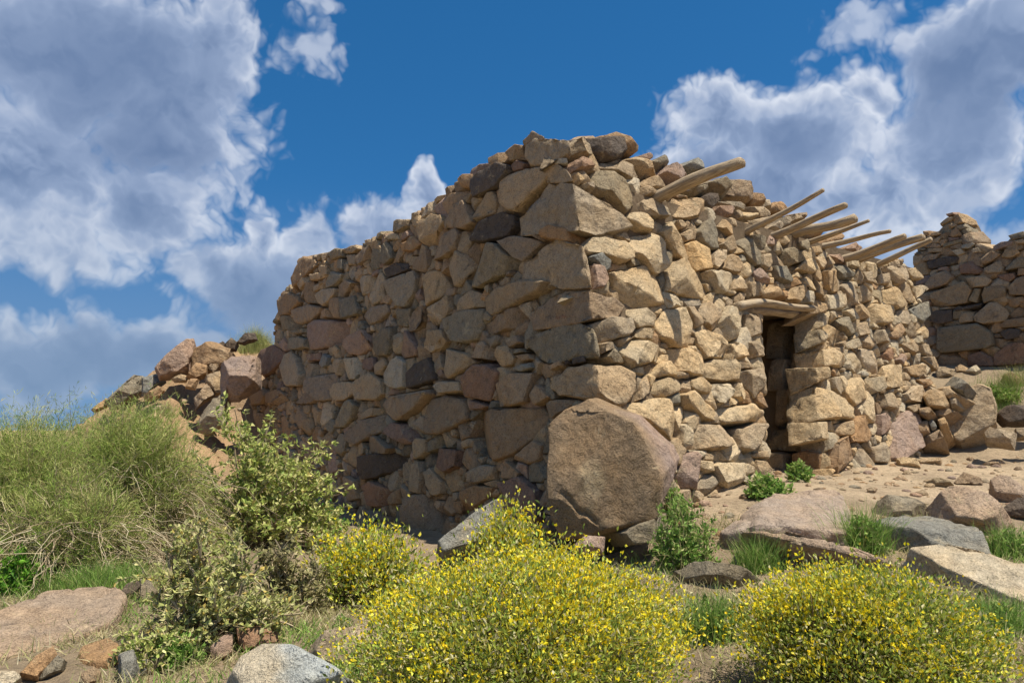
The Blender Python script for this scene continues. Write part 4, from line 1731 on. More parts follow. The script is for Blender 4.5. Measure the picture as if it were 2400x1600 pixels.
rock('rock', 'narrow grey upright rock among the stems of the straggly shrub', 'K g 1105,700 1165,685 1245,800 1180,890 1105,850', tilt=.3)
rock('rock', 'dark grey rock in shade between the feathery bushes and the leafy shrub', 'K g 1270,310 1400,265 1505,340 1485,430 1330,480', tilt=.3)
rock('rock', 'reddish-purple rock topping the pile beside the straggly shrub', 'K r 1825,980 1920,945 2065,960 2055,1065 1950,1085 1850,1065', tilt=.5)
rock('rock', 'large rough reddish-purple rock behind the two-coloured boulder', 'K r 1865,1085 2000,1060 2185,1100 2195,1195 2080,1240 1920,1275 1875,1200', tilt=.5)
rock('rock', 'small red-brown rock on the straggly shrub side of the reddish pile', 'K r 1600,1125 1800,1080 1805,1140 1650,1230', tilt=.6)
rock('rock', 'upright purple-brown rock lowest in the reddish pile', 'K p 1645,1235 1760,1135 1835,1130 1830,1270 1760,1320 1660,1330', tilt=.4)
rock('boulder', 'smooth two-coloured boulder, cream on one end and pale blue-grey on the other', 'X w 540,1580 566,1534 619,1508 666,1511 712,1526 786,1566 830,1602 800,1660 560,1670', tilt=.75, k=18, amp=.035, facets=1, ridge=.0, col2=(.47, .50, .49), cat='boulder', level=5, p=.12, D=.35)
rock('boulder', 'rounded tan boulder beside the big yellow-flowered shrub', 'L t 465,1320 520,1180 640,1130 870,1095 940,1150 940,1260 800,1340 650,1440 520,1400', tilt=.7, k=18, facets=1, amp=.04, cat='boulder')
rock('rock', 'grey slab end showing through dry twigs below the leafy shrub', 'L g 60,520 200,440 340,410 330,450 200,520 80,570', N=unit([0, -.5, 1]), lift=.03, p=.03, D=.15)

# right foreground
rock('flat_rock', 'wide pink-grey bedrock slab below the doorway', 'N q -20,240 240,150 380,60 860,45 965,130 985,260 965,400 700,375 450,320 150,300 20,275', N=unit([0, -.20, 1]), lift=.05, p=.06, D=.4, facets=1, k=36, amp=.04, taper=.15, cat='flat rock', level=6, tiltdir=(0, 0))
rock('flat_rock', 'long curved ledge of brown rock running below the pink-grey bedrock slab', 'N q 120,345 480,330 760,385 1000,440 1230,530 1160,575 850,500 500,425 150,395', tilt=.55, p=.06, D=.35, facets=0, k=30, cat='flat rock', level=6)
rock('rock', 'long blue-grey slab with a dark shaded front beside the green weeds', 'N s 1180,250 1400,212 1700,228 1990,300 2065,375 1900,360 1600,330 1300,290', N=unit([.0, -.06, 1]), lift=.055, p=.02, D=.3, facets=1, level=6, taper=.1, tiltdir=(0, 0))
rock('rock', 'angular pinkish rock with a pointed top behind the blue-grey slab', 'N q 1470,195 1740,5 1820,95 2100,65 2185,130 2150,240 2060,300 1900,275 1560,225', tilt=.8, p=.10, D=.4, facets=3, level=5)
rock('rock', 'low grassy grey rock between the sand and the blue-grey slab', 'N g 1135,150 1200,85 1500,55 1585,110 1480,195 1250,215', tilt=1.2, p=.06, D=.3)
rock('rock', 'small brown rock perched on the angular pinkish rock', 'N b 1800,20 1990,-5 2035,70 1830,95', tilt=.6)
rock('flat_rock', 'great pale rock slab sloping down behind the rounded yellow-flowered shrub', 'N w 1420,525 1700,485 2100,525 2400,570 2560,700 2560,1080 2352,985 2100,840 1850,730 1600,630', N=unit([-.10, -.35, 1]), lift=.10, p=.07, D=.5, facets=1, k=34, amp=.045, cat='flat rock', level=6, tiltdir=(0, 0))
rock('rock', 'dark mossy rock set in dry grass between the two flowering shrubs', 'M g 1330,610 1500,580 1900,630 1960,670 1850,760 1550,750 1400,690', tilt=.7, p=.08, D=.3)
rock('rock', 'flat pinkish stone under the curved brown ledge', 'N q 395,480 560,450 690,520 560,560 420,545', tilt=1.2)
rock('rock', 'low dark rock on the sand, the flatter of a pair', 'I g 1070,1275 1180,1250 1310,1310 1085,1330', tilt=.6)
rock('rock', 'pointed brown rock on the sand, the taller of a pair', 'I b 1315,1295 1400,1195 1560,1250 1580,1315 1330,1318', tilt=.4)
rock('rock', 'rounded brown stone alone on the sand before the doorway', 'I b 515,1350 560,1335 605,1345 590,1385 530,1388', tilt=.5, level=3)
rock('rock', 'flat slate flake on the sand near the tumbled end of the wall', 'I b 1445,1095 1590,1085 1580,1108 1460,1112', tilt=.9, level=3)
rock('rock', 'long flat dark slab on the sand near the tumbled end of the wall', 'I b 1555,1132 1680,1088 1815,1110 1780,1142 1600,1145', tilt=.9, level=3)
rock('rock', 'flat tan stone lying along the foot of the doorway wall', 'I t 980,1085 1200,1078 1195,1112 1000,1124', tilt=.9, level=3)
rock('rock', 'pale angular block at the foot of the doorway wall', 'I c 795,1065 980,1080 995,1130 820,1145', tilt=.6, level=3)
rock('rock', 'broad purplish rock at the edge of the sand beyond the pointed brown rock', 'I q 1640,1310 1750,1275 1945,1330 2080,1400 1900,1480 1700,1450', tilt=.9, p=.08, D=.3)
rock('rock', 'dark rock in grass below the broad purplish rock', 'N k 2180,150 2300,60 2420,60 2420,200 2230,210', tilt=.5)

# tumbled stones at the far end of the doorway wall
rock('boulder', 'tall tan boulder standing past the far end of the doorway wall', 'I t 1215,830 1330,500 1530,385 1650,430 1705,600 1705,790 1580,890 1400,985 1300,950', tilt=.3, p=.18, D=.45, facets=2, cat='boulder', level=5)
TUM = 'stones tumbled at the end of the doorway wall'
for i, (ln, lab) in enumerate([
        ('I t 1035,500 1130,435 1220,460 1275,560 1240,615 1080,605', 'blocky tan stone uppermost in the tumble beside the tall boulder'),
        ('I o 950,750 1060,715 1085,820 1000,855', 'orange-stained stone low in the tumble beside the tall boulder'),
        ('I b 1035,885 1180,805 1225,880 1130,935 1060,945', 'brown stone lowest in the tumble beside the tall boulder'),
        ('I t 1200,430 1260,415 1340,480 1270,520 1210,490', 'tan stone on the tumble touching the top of the tall boulder'),
        ('I s 1300,420 1380,335 1450,390 1400,450 1320,440', 'grey flat stone propped on the tumble in front of the weeds'),
        ('I b 990,610 1090,600 1130,650 1060,690 1000,660', 'long brown stone in the middle of the tumble beside the tall boulder'),
        ('I b 1110,650 1240,610 1330,630 1230,700 1140,690', 'dark rusty stone in the gap beside the tall boulder'),
        ('I s 1075,735 1110,700 1160,790 1120,830', 'small blue-grey stone in the tumble beside the tall boulder'),
        ('I t 1160,720 1230,690 1255,750 1190,790', 'small tan stone tucked beside the tall boulder'),
        ('I t 880,600 970,575 990,640 930,660', 'tan stone between the wall end and the tumble'),
        ('I t 1270,530 1330,520 1340,580 1290,600', 'small orange-tan stone between tumble and tall boulder')]):
    rock('rock', lab, ln, y=8.75 - .03 * (i % 3), tilt=.3, level=3, group=TUM, D=.5)
rock('rock', 'squared tan block in the kerb of stones past the tall boulder', 'I t 1590,840 1650,790 1865,830 1850,950 1620,920', y=8.3, tilt=.4, k=45, level=4)
rock('rock', 'squared block at the end of the kerb of stones past the tall boulder', 'I t 1880,800 2000,790 2060,880 1890,890', y=8.4, tilt=.4, k=45)
rock('boulder', 'long dark rounded boulder behind the kerb of squared stones', 'I k 1715,670 1780,600 1960,585 2100,640 2060,750 1800,755', y=8.8, tilt=.4, cat='boulder')
rock('rock', 'tan rock in the weeds below the ruined wall', 'I t 1140,235 1240,235 1315,270 1300,320 1160,340', tilt=.5)
rock('rock', 'pale pointed rock in the weeds below the ruined wall', 'I w 1420,270 1520,215 1565,265 1520,300', tilt=.5)
rock('rock', 'tan rock beside the pale pointed rock below the ruined wall', 'I t 1325,240 1370,215 1450,245 1420,285 1340,290', tilt=.5)
rock('rock', 'pale orange rock at the far side of the weeds below the ruined wall', 'I o 1770,310 1850,285 1940,340 1930,400 1850,410', tilt=.5)

# outcrop on the hillside
OUT = 'rocks of the hillside outcrop'
for ln, lab, y in [
        ('J p 1285,390 1330,310 1520,150 1580,142 1592,200 1540,405 1480,440 1310,450', 'big purple-brown leaning boulder on the crest of the hillside', 12.3),
        ('J g 880,650 1000,530 1100,445 1175,460 1175,570 1000,660 920,715', 'long grey-tan rock on the skyline above the feathery bushes', 12.4),
        ('J s 1165,470 1300,435 1335,490 1200,610 1165,590', 'smooth grey rock face below the purple-brown leaning boulder', 12.3),
        ('J o 1560,235 1700,185 1800,195 1895,240 1860,410 1750,430 1560,370', 'blocky orange-tan outcrop next to the purple-brown leaning boulder', 12.5),
        ('J o 1530,440 1600,345 1695,370 1685,440 1600,480', 'rounded tan rock under the blocky orange-tan outcrop', 12.2),
        ('J t 1690,440 1840,415 1860,590 1760,600 1700,520', 'cracked tan rock between outcrop and the squared boulder', 12.1),
        ('J b 1590,630 1690,515 1755,600 1600,720', 'shaded brown rock on the earth slope of the hillside', 11.9),
        ('J o 1515,545 1560,475 1615,480 1590,560', 'small round orange rock on the earth slope', 12.0),
        ('J g 1630,830 1780,620 1880,595 1820,850 1700,930 1640,910', 'tilted grey rock at the end of the shaded wall', 11.6),
        ('J o 1185,605 1290,535 1345,570 1300,625 1200,645', 'low tan rock bulging from the earth slope', 12.0),
        ('J g 1700,240 1745,185 1795,215 1785,255', 'small pointed grey rock on the crest', 12.9),
        ('J k 1835,195 1890,145 1945,190 1920,240 1850,240', 'dark round rock on the crest beside the yellow-green tuft', 13.0),
        ('J k 1935,175 2000,105 2075,105 2095,155 1990,190', 'dark flat-topped rock on the crest behind the yellow-green tuft', 13.0),
        ('J k 1780,195 1820,170 1850,200 1820,225', 'smallest dark rock on the crest', 13.0),
        ('A p 185,1330 250,1295 480,1315 440,1420 485,1568 330,1650 200,1650', 'squared pinkish boulder with a sunlit top at the end of the shaded wall', 11.7),
        ('J b 1690,390 1740,330 1790,380 1760,440', 'brown rock in the hollow of the outcrop', 12.4),
        ('J t 1410,470 1480,440 1540,460 1520,500 1440,500', 'tan rock beneath the purple-brown leaning boulder', 12.2),
        ('J o 750,720 860,640 890,640 880,700 780,745', 'orange rock showing behind the crown of the feathery bushes', 12.4)]:
    rock('rock', lab, ln, y=y, tilt=.25, group=OUT, level=4, facets=3, amp=.08, ridge=.10, k=34)


# loose stones and gravel
def gravel():
    V, Fs, Cs, n = [], [], [], 0
    v0, f0 = ICO[2]
    r = np.random.default_rng(5)
    spots = []
    for _ in range(1500):
        spots.append((r.uniform(1.2, 6.2), r.uniform(4.6, 8.6), .005 + .05 * r.random() ** 4))
    for _ in range(260):
        spots.append((r.uniform(-3.2, 3.4), r.uniform(2.4, 5.4), .01 + .06 * r.random() ** 3))
    for _ in range(70):
        spots.append((r.uniform(-8.0, -4.4), r.uniform(9.5, 13.3), r.uniform(.02, .11)))
    sp = np.array(spots)
    zz = ground_z(sp[:, 0], sp[:, 1])
    for (x, y, s), z in zip(spots, zz):
        sc = np.array([1, r.uniform(.6, 1.1), r.uniform(.4, .8)]) * s
        a = r.uniform(0, 6.28)
        p = v0 * (1 + .28 * vnoise(v0 * 1.6 + r.uniform(0, 90))[:, None]) * sc
        p = np.c_[p[:, 0] * math.cos(a) - p[:, 1] * math.sin(a), p[:, 0] * math.sin(a) + p[:, 1] * math.cos(a), p[:, 2]]
        V.append(p + np.array([x, y, z + s * .02])); Fs.append(f0 + n); n += len(p)
        Cs.append(np.tile(tint('tbgop'[r.integers(5)], r, .15), (len(p), 1)))
    me = mesh_from('gravel', np.concatenate(V), np.concatenate(Fs), M_STONE, np.concatenate(Cs))
    link('gravel', me, label='loose stones and gravel scattered over the sand', category='gravel', kind='stuff')


gravel()

# ------------------------------------------------------------------ plants
pr = np.random.default_rng(99)


class Quads:
    """collects leaves and blades: each one a folded lozenge of two triangles"""
    def __init__(self):
        self.V, self.F, self.C, self.n = [], [], [], 0

    def leaves(self, base, d, L, W, col, fold=.25, roll=None):
        base = np.asarray(base, float)
        m = len(base)
        if m == 0:
            return
        d = d / np.linalg.norm(d, axis=1)[:, None]
        rv = pr.normal(size=(m, 3))
        s = np.cross(d, rv)
        s /= np.linalg.norm(s, axis=1)[:, None] + 1e-9
        nn = np.cross(s, d)
        L = np.broadcast_to(L, m)[:, None]; W = np.broadcast_to(W, m)[:, None]
        mid = base + d * L * .5
        tip = base + d * L
        a = mid + s * W * .5 + nn * W * fold
        b = mid - s * W * .5 + nn * W * fold
        v = np.stack([base, a, tip, b], 1).reshape(-1, 3)
        k = self.n + np.arange(m)[:, None] * 4
        f = np.concatenate([k + np.array([[0, 1, 2]]), k + np.array([[0, 2, 3]])])
        self.V.append(v); self.F.append(f); self.n += 4 * m
        self.C.append(np.repeat(col, 4, 0))

    def strands(self, pts, width, col, taper=.2):
        """pts: (m, s, 3) polylines as thin ribbons facing random ways"""
        m, s, _ = pts.shape
        t = pts[:, -1] - pts[:, 0]
        sd = np.cross(t, pr.normal(size=(m, 3)))
        sd /= np.linalg.norm(sd, axis=1)[:, None] + 1e-9
        w = np.broadcast_to(width, m)[:, None] * np.linspace(1, taper, s)[None]
        a = pts + sd[:, None] * w[..., None] * .5
        b = pts - sd[:, None] * w[..., None] * .5
        v = np.stack([a, b], 2).reshape(-1, 3)
        base = self.n + np.arange(m)[:, None] * (2 * s) + np.arange(s - 1)[None] * 2
        base = base.reshape(-1, 1)
        f = np.concatenate([base + np.array([[0, 1, 3]]), base + np.array([[0, 3, 2]])])
        self.V.append(v); self.F.append(f); self.n += len(v)
        self.C.append(np.repeat(col, 2 * s, 0))

    def tubes(self, pts, r0, r1, col):
        m, s, _ = pts.shape
        t = pts[:, -1] - pts[:, 0]
        t /= np.linalg.norm(t, axis=1)[:, None] + 1e-9
        a = np.cross(t, np.array([.3, .5, .81])); a /= np.linalg.norm(a, axis=1)[:, None] + 1e-9
        b = np.cross(t, a)
        w = np.linspace(0, 1, s)
        rad = np.broadcast_to(r0, m)[:, None] * (1 - w) + np.broadcast_to(r1, m)[:, None] * w
        ring = []
        for q in range(4):
            an = q * math.pi / 2
            ring.append(pts + (a * math.cos(an) + b * math.sin(an))[:, None] * rad[..., None])
        v = np.stack(ring, 2).reshape(-1, 3)
        fs = []
        base = (self.n + np.arange(m)[:, None] * 4 * s + np.arange(s - 1)[None] * 4).reshape(-1, 1)
        for q in range(4):
            q2 = (q + 1) % 4
            fs.append(base + np.array([[q, q2, 4 + q2]])); fs.append(base + np.array([[q, 4 + q2, 4 + q]]))
        self.V.append(v); self.F.append(np.concatenate(fs)); self.n += len(v)
        self.C.append(np.repeat(col, 4 * s, 0))

    def build(self, name, mat, parent=None, loc=(0, 0, 0), **props):
        if not self.V:
            return None
        me = mesh_from(name, np.concatenate(self.V) - np.asarray(loc if parent is None else parent.location), np.concatenate(self.F), mat, np.concatenate(self.C), smooth=False)
        return link(name, me, parent, loc if parent is None else (0, 0, 0), **props)


def pick(cols, probs, m, jit=.18):
    c = np.array(cols)[pr.choice(len(cols), m, p=np.array(probs) / sum(probs))]
    return np.clip(c * (1 + pr.normal(0, jit, (m, 1))), .01, .95)


def arcs(p0, p1, sag, s=6):
    """curved polylines from p0 to p1, lifted in the middle by sag"""
    w = np.linspace(0, 1, s)[None, :, None]
    q = p0[:, None] * (1 - w) + p1[:, None] * w
    q[..., 2] += np.broadcast_to(sag, len(p0))[:, None] * np.sin(np.linspace(0, math.pi, s))[None]
    q[:, 1:-1] += pr.normal(0, 1, (len(p0), s - 2, 3)) * (np.linalg.norm(p1 - p0, axis=1) * .025)[:, None, None]
    return q


def dome_dirs(m, low=-.25):
    z = pr.uniform(low, 1, m)
    a = pr.uniform(0, 2 * math.pi, m)
    r = np.sqrt(1 - z * z)
    return np.c_[r * np.cos(a), r * np.sin(a), z]


def flower_shrub(name, label, cx, top, w_px, y, h=None, n=120, per=85, group='yellow-flowered shrubs', flat=1., yellow=.55, seed=1, lopsided=0.):
    """dense rounded shrub with small leaves and yellow flower heads"""
    global pr
    pr = np.random.default_rng(seed)
    x = (cx - 1200) / F * y
    zb = gz(x, y) - .03
    zt = at_depth(cx, top, y)[2]
    H = (zt - zb) * .93
    Rx = w_px / 2 * y / F * .88
    o = thing(name, label, 'shrub', (x, y, zb), group)
    c = np.array([x, y, zb + H * .40])
    rad = np.array([Rx, Rx * .8, H * .55])
    dirs = dome_dirs(n, -.45)
    bulge = 1 + .26 * fbm(dirs * 2.1 + seed * 3.1, 3) + pr.normal(0, .06, n)
    bulge *= 1 + lopsided * dirs[:, 0]
    stray = pr.random(n) < .16
    bulge[stray] += pr.uniform(.03, .15, stray.sum())
    bulge[pr.random(n) < .18] -= .16
    ctr = c + dirs * rad * bulge[:, None]
    fol, flo, stm = Quads(), Quads(), Quads()
    sc = y / 3.0
    # leaves in clumps over the crown
    m = n * per
    k = np.repeat(np.arange(n), per)
    d = dirs[k]
    off = pr.normal(0, 1, (m, 3)) * np.array([.062, .062, .055]) * sc
    depth = pr.uniform(.72, 1.04, m) ** 1.0
    pos = c + (ctr[k] - c) * depth[:, None] + off
    ld = d * .55 + np.array([0, 0, .75]) + pr.normal(0, .55, (m, 3))
    outer = np.clip((np.linalg.norm((pos - c) / rad, axis=1) - .75) * 4, 0, 1)
    col = pick([(.42, .47, .08), (.27, .36, .06), (.62, .57, .30), (.14, .20, .04), (.66, .57, .09)], [.30, .26, .20, .13, .11], m)
    fol.leaves(pos, ld, pr.uniform(.013, .028, m) * sc, pr.uniform(.006, .012, m) * sc, col)
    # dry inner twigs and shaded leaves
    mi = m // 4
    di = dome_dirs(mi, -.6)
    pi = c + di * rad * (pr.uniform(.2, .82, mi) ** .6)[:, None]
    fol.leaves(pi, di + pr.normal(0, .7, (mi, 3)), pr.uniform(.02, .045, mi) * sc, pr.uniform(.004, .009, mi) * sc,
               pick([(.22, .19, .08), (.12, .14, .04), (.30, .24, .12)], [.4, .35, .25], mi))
    # flower heads on top of the sprays
    nf = int(m * yellow)
    kf = pr.integers(0, n, nf)
    keep = pr.random(nf) < np.clip(.22 + 1.0 * dirs[kf, 2], .10, 1) * np.clip(.62 + 1.5 * fbm(ctr[kf] * 7 / sc, 2), .05, 1)
    kf = kf[keep]; nf = len(kf)
    pf = c + (ctr[kf] - c) * pr.uniform(.94, 1.10, nf)[:, None] + pr.normal(0, 1, (nf, 3)) * np.array([.058, .058, .045]) * sc
    for q in range(2):
        flo.leaves(pf + pr.normal(0, .004 * sc, (nf, 3)), dirs[kf] * .4 + np.array([0, 0, .6]) + pr.normal(0, .6, (nf, 3)), pr.uniform(.008, .022, nf) * sc, pr.uniform(.007, .015, nf) * sc,
                   pick([(.82, .69, .02), (.85, .60, .015), (.86, .77, .10), (.66, .66, .10)], [.46, .18, .22, .14], nf, .10))
    # stems
    ns = n
    p0 = np.tile(np.array([x, y, zb]), (ns, 1)) + pr.normal(0, .06, (ns, 3)) * np.array([1, 1, 0]) * sc
    stm.tubes(arcs(p0, c + (ctr - c) * .95, .02, 6), .006 * sc, .0018 * sc, pick([(.24, .17, .10), (.30, .24, .13), (.26, .27, .09)], [.4, .4, .2], ns))
    # dry stray twigs reaching out
    nt = n // 2
    kt = pr.integers(0, n, nt)
    stm.tubes(arcs(c + (ctr[kt] - c) * .55, c + (ctr[kt] - c) * pr.uniform(1.02, 1.16, nt)[:, None] + pr.normal(0, .04 * sc, (nt, 3)), .01, 5), .0022 * sc, .001 * sc, pick([(.45, .37, .22), (.38, .36, .13)], [.6, .4], nt))
    fol.build('foliage', M_LEAF, o, kind='stuff')
    flo.build('flowers', M_LEAF, o, kind='stuff')
    stm.build('stems', M_STEM, o, kind='stuff')
    return o


flower_shrub('flowering_shrub', 'largest yellow-flowered shrub, spreading in front of the huge corner boulder', 1220, 1300, 730, 2.95, n=340, per=130, seed=3)
flower_shrub('flowering_shrub', 'rounded yellow-flowered shrub in front of the pale rock slab', 1990, 1335, 520, 3.0, n=230, per=125, seed=4)
flower_shrub('flowering_shrub', 'small neat yellow-flowered shrub beside the sandy gully below the shaded wall', 882, 1256, 215, 4.6, n=80, per=75, seed=5)
flower_shrub('flowering_shrub', 'slender yellow-flowered shrub against the grey leaning slab', 1195, 1200, 92, 4.75, n=46, per=60, seed=6)


def leafy_shrub(name, label, cx, top, w_px, y, stems=20, subs=9, per=14, leaf=.06, seed=1, lean=0., cols=None, probs=None, group=None, base_px=None):
    global pr
    pr = np.random.default_rng(seed)
    x = (cx - 1200) / F * y
    bx = x if base_px is None else (base_px - 1200) / F * y
    zb = gz(bx, y) - .03
    H = at_depth(cx, top, y)[2] - zb
    Rx = w_px / 2 * y / F
    o = thing(name, label, 'shrub', (bx, y, zb), group)
    cols = cols or [(.48, .52, .15), (.36, .43, .11), (.62, .60, .26), (.22, .30, .07), (.66, .58, .22)]
    probs = probs or [.32, .26, .2, .14, .08]
    fol, stm = Quads(), Quads()
    d = dome_dirs(stems, .0)
    tip = np.array([x, y, zb]) + d * np.array([Rx, Rx * .8, H]) * pr.uniform(.72, 1.05, stems)[:, None]
    tip[:, 0] += lean * (tip[:, 2] - zb)
    p0 = np.tile([bx, y, zb], (stems, 1)) + pr.normal(0, .05, (stems, 3)) * np.array([1, 1, 0])
    main = arcs(p0, tip, .05 * H, 10)
    stm.tubes(main, .012, .004, pick([(.30, .23, .15), (.38, .31, .20)], [.5, .5], stems))
    P0, P1 = [], []
    for q in range(subs):
        u = pr.uniform(.30, .98, stems)
        i = np.clip((u * 9).astype(int), 0, 8)
        b0 = main[np.arange(stems), i]
        dd = (main[np.arange(stems), -1] - main[np.arange(stems), 0])
        dd /= np.linalg.norm(dd, axis=1)[:, None]
        out = dd * .5 + pr.normal(0, .55, (stems, 3)) + np.array([0, 0, .25])
        P0.append(b0); P1.append(b0 + out / np.linalg.norm(out, axis=1)[:, None] * pr.uniform(.12, .30, stems)[:, None] * H)
    P0, P1 = np.concatenate(P0), np.concatenate(P1)
    sub = arcs(P0, P1, .015, 6)
    stm.tubes(sub, .005, .0015, pick([(.33, .27, .16), (.36, .34, .16)], [.5, .5], len(sub)))
    m = len(sub)
    for q in range(per):
        u = pr.uniform(.15, 1, m)
        i = np.clip((u * 5).astype(int), 0, 4)
        fr = (u * 5 - i)[:, None]
        pos = sub[np.arange(m), i] * (1 - fr) + sub[np.arange(m), i + 1] * fr
        dd = (sub[:, -1] - sub[:, 0]); dd /= np.linalg.norm(dd, axis=1)[:, None]
        ld = dd * .5 + pr.normal(0, .75, (m, 3)) + np.array([0, 0, -.05])
        L = leaf * pr.uniform(.55, 1.15, m)
        fol.leaves(pos, ld, L, L * pr.uniform(.42, .6, m), pick(cols, probs, m), fold=.3)
    # bare twigs underneath
    nb = stems * 5
    q0 = np.tile([bx, y, zb], (nb, 1)) + pr.normal(0, .07, (nb, 3)) * np.array([1, 1, 0])
    dl = dome_dirs(nb, .05)
    stm.tubes(arcs(q0, np.array([x, y, zb]) + dl * np.array([Rx, Rx * .8, H * .7]) * pr.uniform(.4, .9, nb)[:, None], .04, 6), .004, .0012, pick([(.30, .23, .14), (.40, .33, .20)], [.5, .5], nb))
    fol.build('foliage', M_LEAF, o, kind='stuff')
    stm.build('stems', M_STEM, o, kind='stuff')
    return o


leafy_shrub('leafy_shrub', 'tall shrub with pale yellow-green curled leaves against the shaded wall', 590, 945, 430, 7.0, stems=46, subs=13, per=18, leaf=.062, seed=11, base_px=610, lean=.05)
leafy_shrub('straggly_shrub', 'straggly olive-leaved shrub sprawling over rocks beside the pinkish slab', 520, 1215, 440, 3.75, stems=40, subs=11, per=17, leaf=.034, seed=12, base_px=500,
            cols=[(.48, .49, .17), (.38, .41, .13), (.60, .56, .27), (.22, .26, .08), (.60, .46, .13)], probs=[.3, .26, .22, .14, .08])
leafy_shrub('straggly_shrub', 'low dry olive shrub trailing down towards the sandy gully', 690, 1255, 200, 4.3, stems=22, subs=9, per=11, leaf=.036, seed=13,
            cols=[(.33, .30, .13), (.26, .25, .10), (.42, .36, .19), (.20, .17, .08)], probs=[.3, .26, .26, .18])
leafy_shrub('straggly_shrub', 'sparse twiggy weed at the outer end of the pinkish slab', 385, 1470, 160, 3.35, stems=12, subs=7, per=9, leaf=.03, seed=14)


def feather_shrub(name, label, cx, top, w_px, y, n=420, seed=1, group='feathery bushes', dry=.3):
    """broom-like bush of fine green switches above a tangle of dry stems"""
    global pr
    pr = np.random.default_rng(seed)
    x = (cx - 1200) / F * y
    zb = gz(x, y) - .04
    H = at_depth(cx, top, y)[2] - zb
    Rx = w_px / 2 * y / F
    o = thing(name, label, 'bush', (x, y, zb), group)
    fol, stm = Quads(), Quads()
    d = dome_dirs(n, -.02)
    R_ = pr.uniform(.45, 1.0, n) ** .7 * (1 + .14 * fbm(d * 2.1 + seed, 3))
    p0 = np.tile([x, y, zb], (n, 1)) + pr.normal(0, .10, (n, 3)) * np.array([1.6, 1, 0])
    p1 = np.array([x, y, zb]) + d * np.array([Rx, Rx * .75, H * .94]) * R_[:, None]
    br = arcs(p0, p1, H * .10, 8)
    stm.tubes(br, .006, .002, pick([(.38, .30, .19), (.30, .24, .15), (.42, .36, .22)], [.4, .3, .3], n))
    # fine switches
    for q in range(15):
        i = np.clip((pr.uniform(.25, 1, n) ** .75 * 7).astype(int), 0, 7)
        b0 = br[np.arange(n), i]
        rise = (b0[:, 2] - zb) / H
        dd = p1 - p0
        dd /= np.linalg.norm(dd, axis=1)[:, None]
        out = dd * .75 + pr.normal(0, .48, (n, 3)) + np.array([0, 0, .38])
        L = pr.uniform(.14, .34, n) * H * .75
        e = b0 + out / np.linalg.norm(out, axis=1)[:, None] * L[:, None]
        sw = arcs(b0, e, .02, 5)
        green = pr.random(n) < np.clip(rise * 1.9 + .12, .1, 1 - dry * .25)
        cg = pick([(.36, .43, .11), (.23, .33, .06), (.50, .51, .19), (.44, .40, .17)], [.36, .26, .22, .16], n)
        cd = pick([(.40, .32, .19), (.30, .24, .14), (.46, .39, .25)], [.4, .3, .3], n)
        fol.strands(sw, .0048, np.where(green[:, None], cg, cd))
        # needles along the switches
        for w in range(10):
            j = pr.integers(1, 5, n)
            nb = sw[np.arange(n), j]
            nd = out + pr.normal(0, .9, (n, 3))
            g = green & (pr.random(n) < .95)
            fol.leaves(nb[g] + pr.normal(0, .012, (g.sum(), 3)), nd[g], pr.uniform(.028, .07, g.sum()), .0042, cg[g] * pr.uniform(.8, 1.2, (g.sum(), 1)))
    # dry tangle hanging round the foot
    nt = n * 2
    a = pr.uniform(0, 6.28, nt)
    s0 = np.c_[x + np.cos(a) * Rx * pr.uniform(.1, .9, nt), y + np.sin(a) * Rx * .7 * pr.uniform(.1, .9, nt), zb + H * pr.uniform(.12, .55, nt)]
    s1 = s0 + np.c_[pr.normal(0, .28, nt), pr.normal(0, .2, nt), -pr.uniform(.0, .38, nt) * H]
    s1[:, 2] = np.maximum(s1[:, 2], zb + .03)
    stm.tubes(arcs(s0, s1, .06, 7), .0036, .0012, pick([(.44, .35, .22), (.34, .26, .16), (.52, .44, .29)], [.4, .3, .3], nt))
    fol.build('foliage', M_LEAF, o, kind='stuff')
    stm.build('stems', M_STEM, o, kind='stuff')
    return o


feather_shrub('feathery_bush', 'feathery green bush with a dry tangled base beside the leafy shrub', 320, 885, 350, 5.9, n=520, seed=21)
feather_shrub('feathery_bush', 'lower feathery green bush at the outer edge of the hill', 80, 925, 350, 5.6, n=460, seed=22)
feather_shrub('feathery_bush', 'feathery bush rooted behind the others at the brink of the slope', 130, 930, 420, 7.2, n=420, seed=25)
feather_shrub('feathery_bush', 'drooping dry-stemmed feathery bush in front of its taller green neighbours', 190, 1080, 380, 5.2, n=330, seed=23, dry=1.6)
feather_shrub('feathery_bush', 'feathery bush trailing down the outer edge of the hill beside the lower one', -120, 940, 300, 5.6, n=300, seed=24)


def grass_blades(q, xy, h, cols, probs, lean=.5, w=.004):
    m = len(xy)
    z = ground_z(xy[:, 0], xy[:, 1])
    p0 = np.c_[xy, z - .01]
    L = h * pr.uniform(.5, 1.2, m)
    d = np.c_[pr.normal(0, lean, m), pr.normal(0, lean, m), np.ones(m)]
    d /= np.linalg.norm(d, axis=1)[:, None]
    p1 = p0 + d * L[:, None]
    mid = p0 + d * L[:, None] * .55 + np.array([0, 0, 1]) * (L * .10)[:, None]
    pts = np.stack([p0, mid, p1], 1)
    q.strands(pts, w * pr.uniform(.7, 1.3, m), pick(cols, probs, m), .15)


GREEN = [(.24, .38, .08), (.16, .29, .05), (.36, .46, .13), (.46, .46, .19)]
DRY = [(.54, .46, .26), (.44, .39, .20), (.40, .39, .17), (.62, .55, .36)]


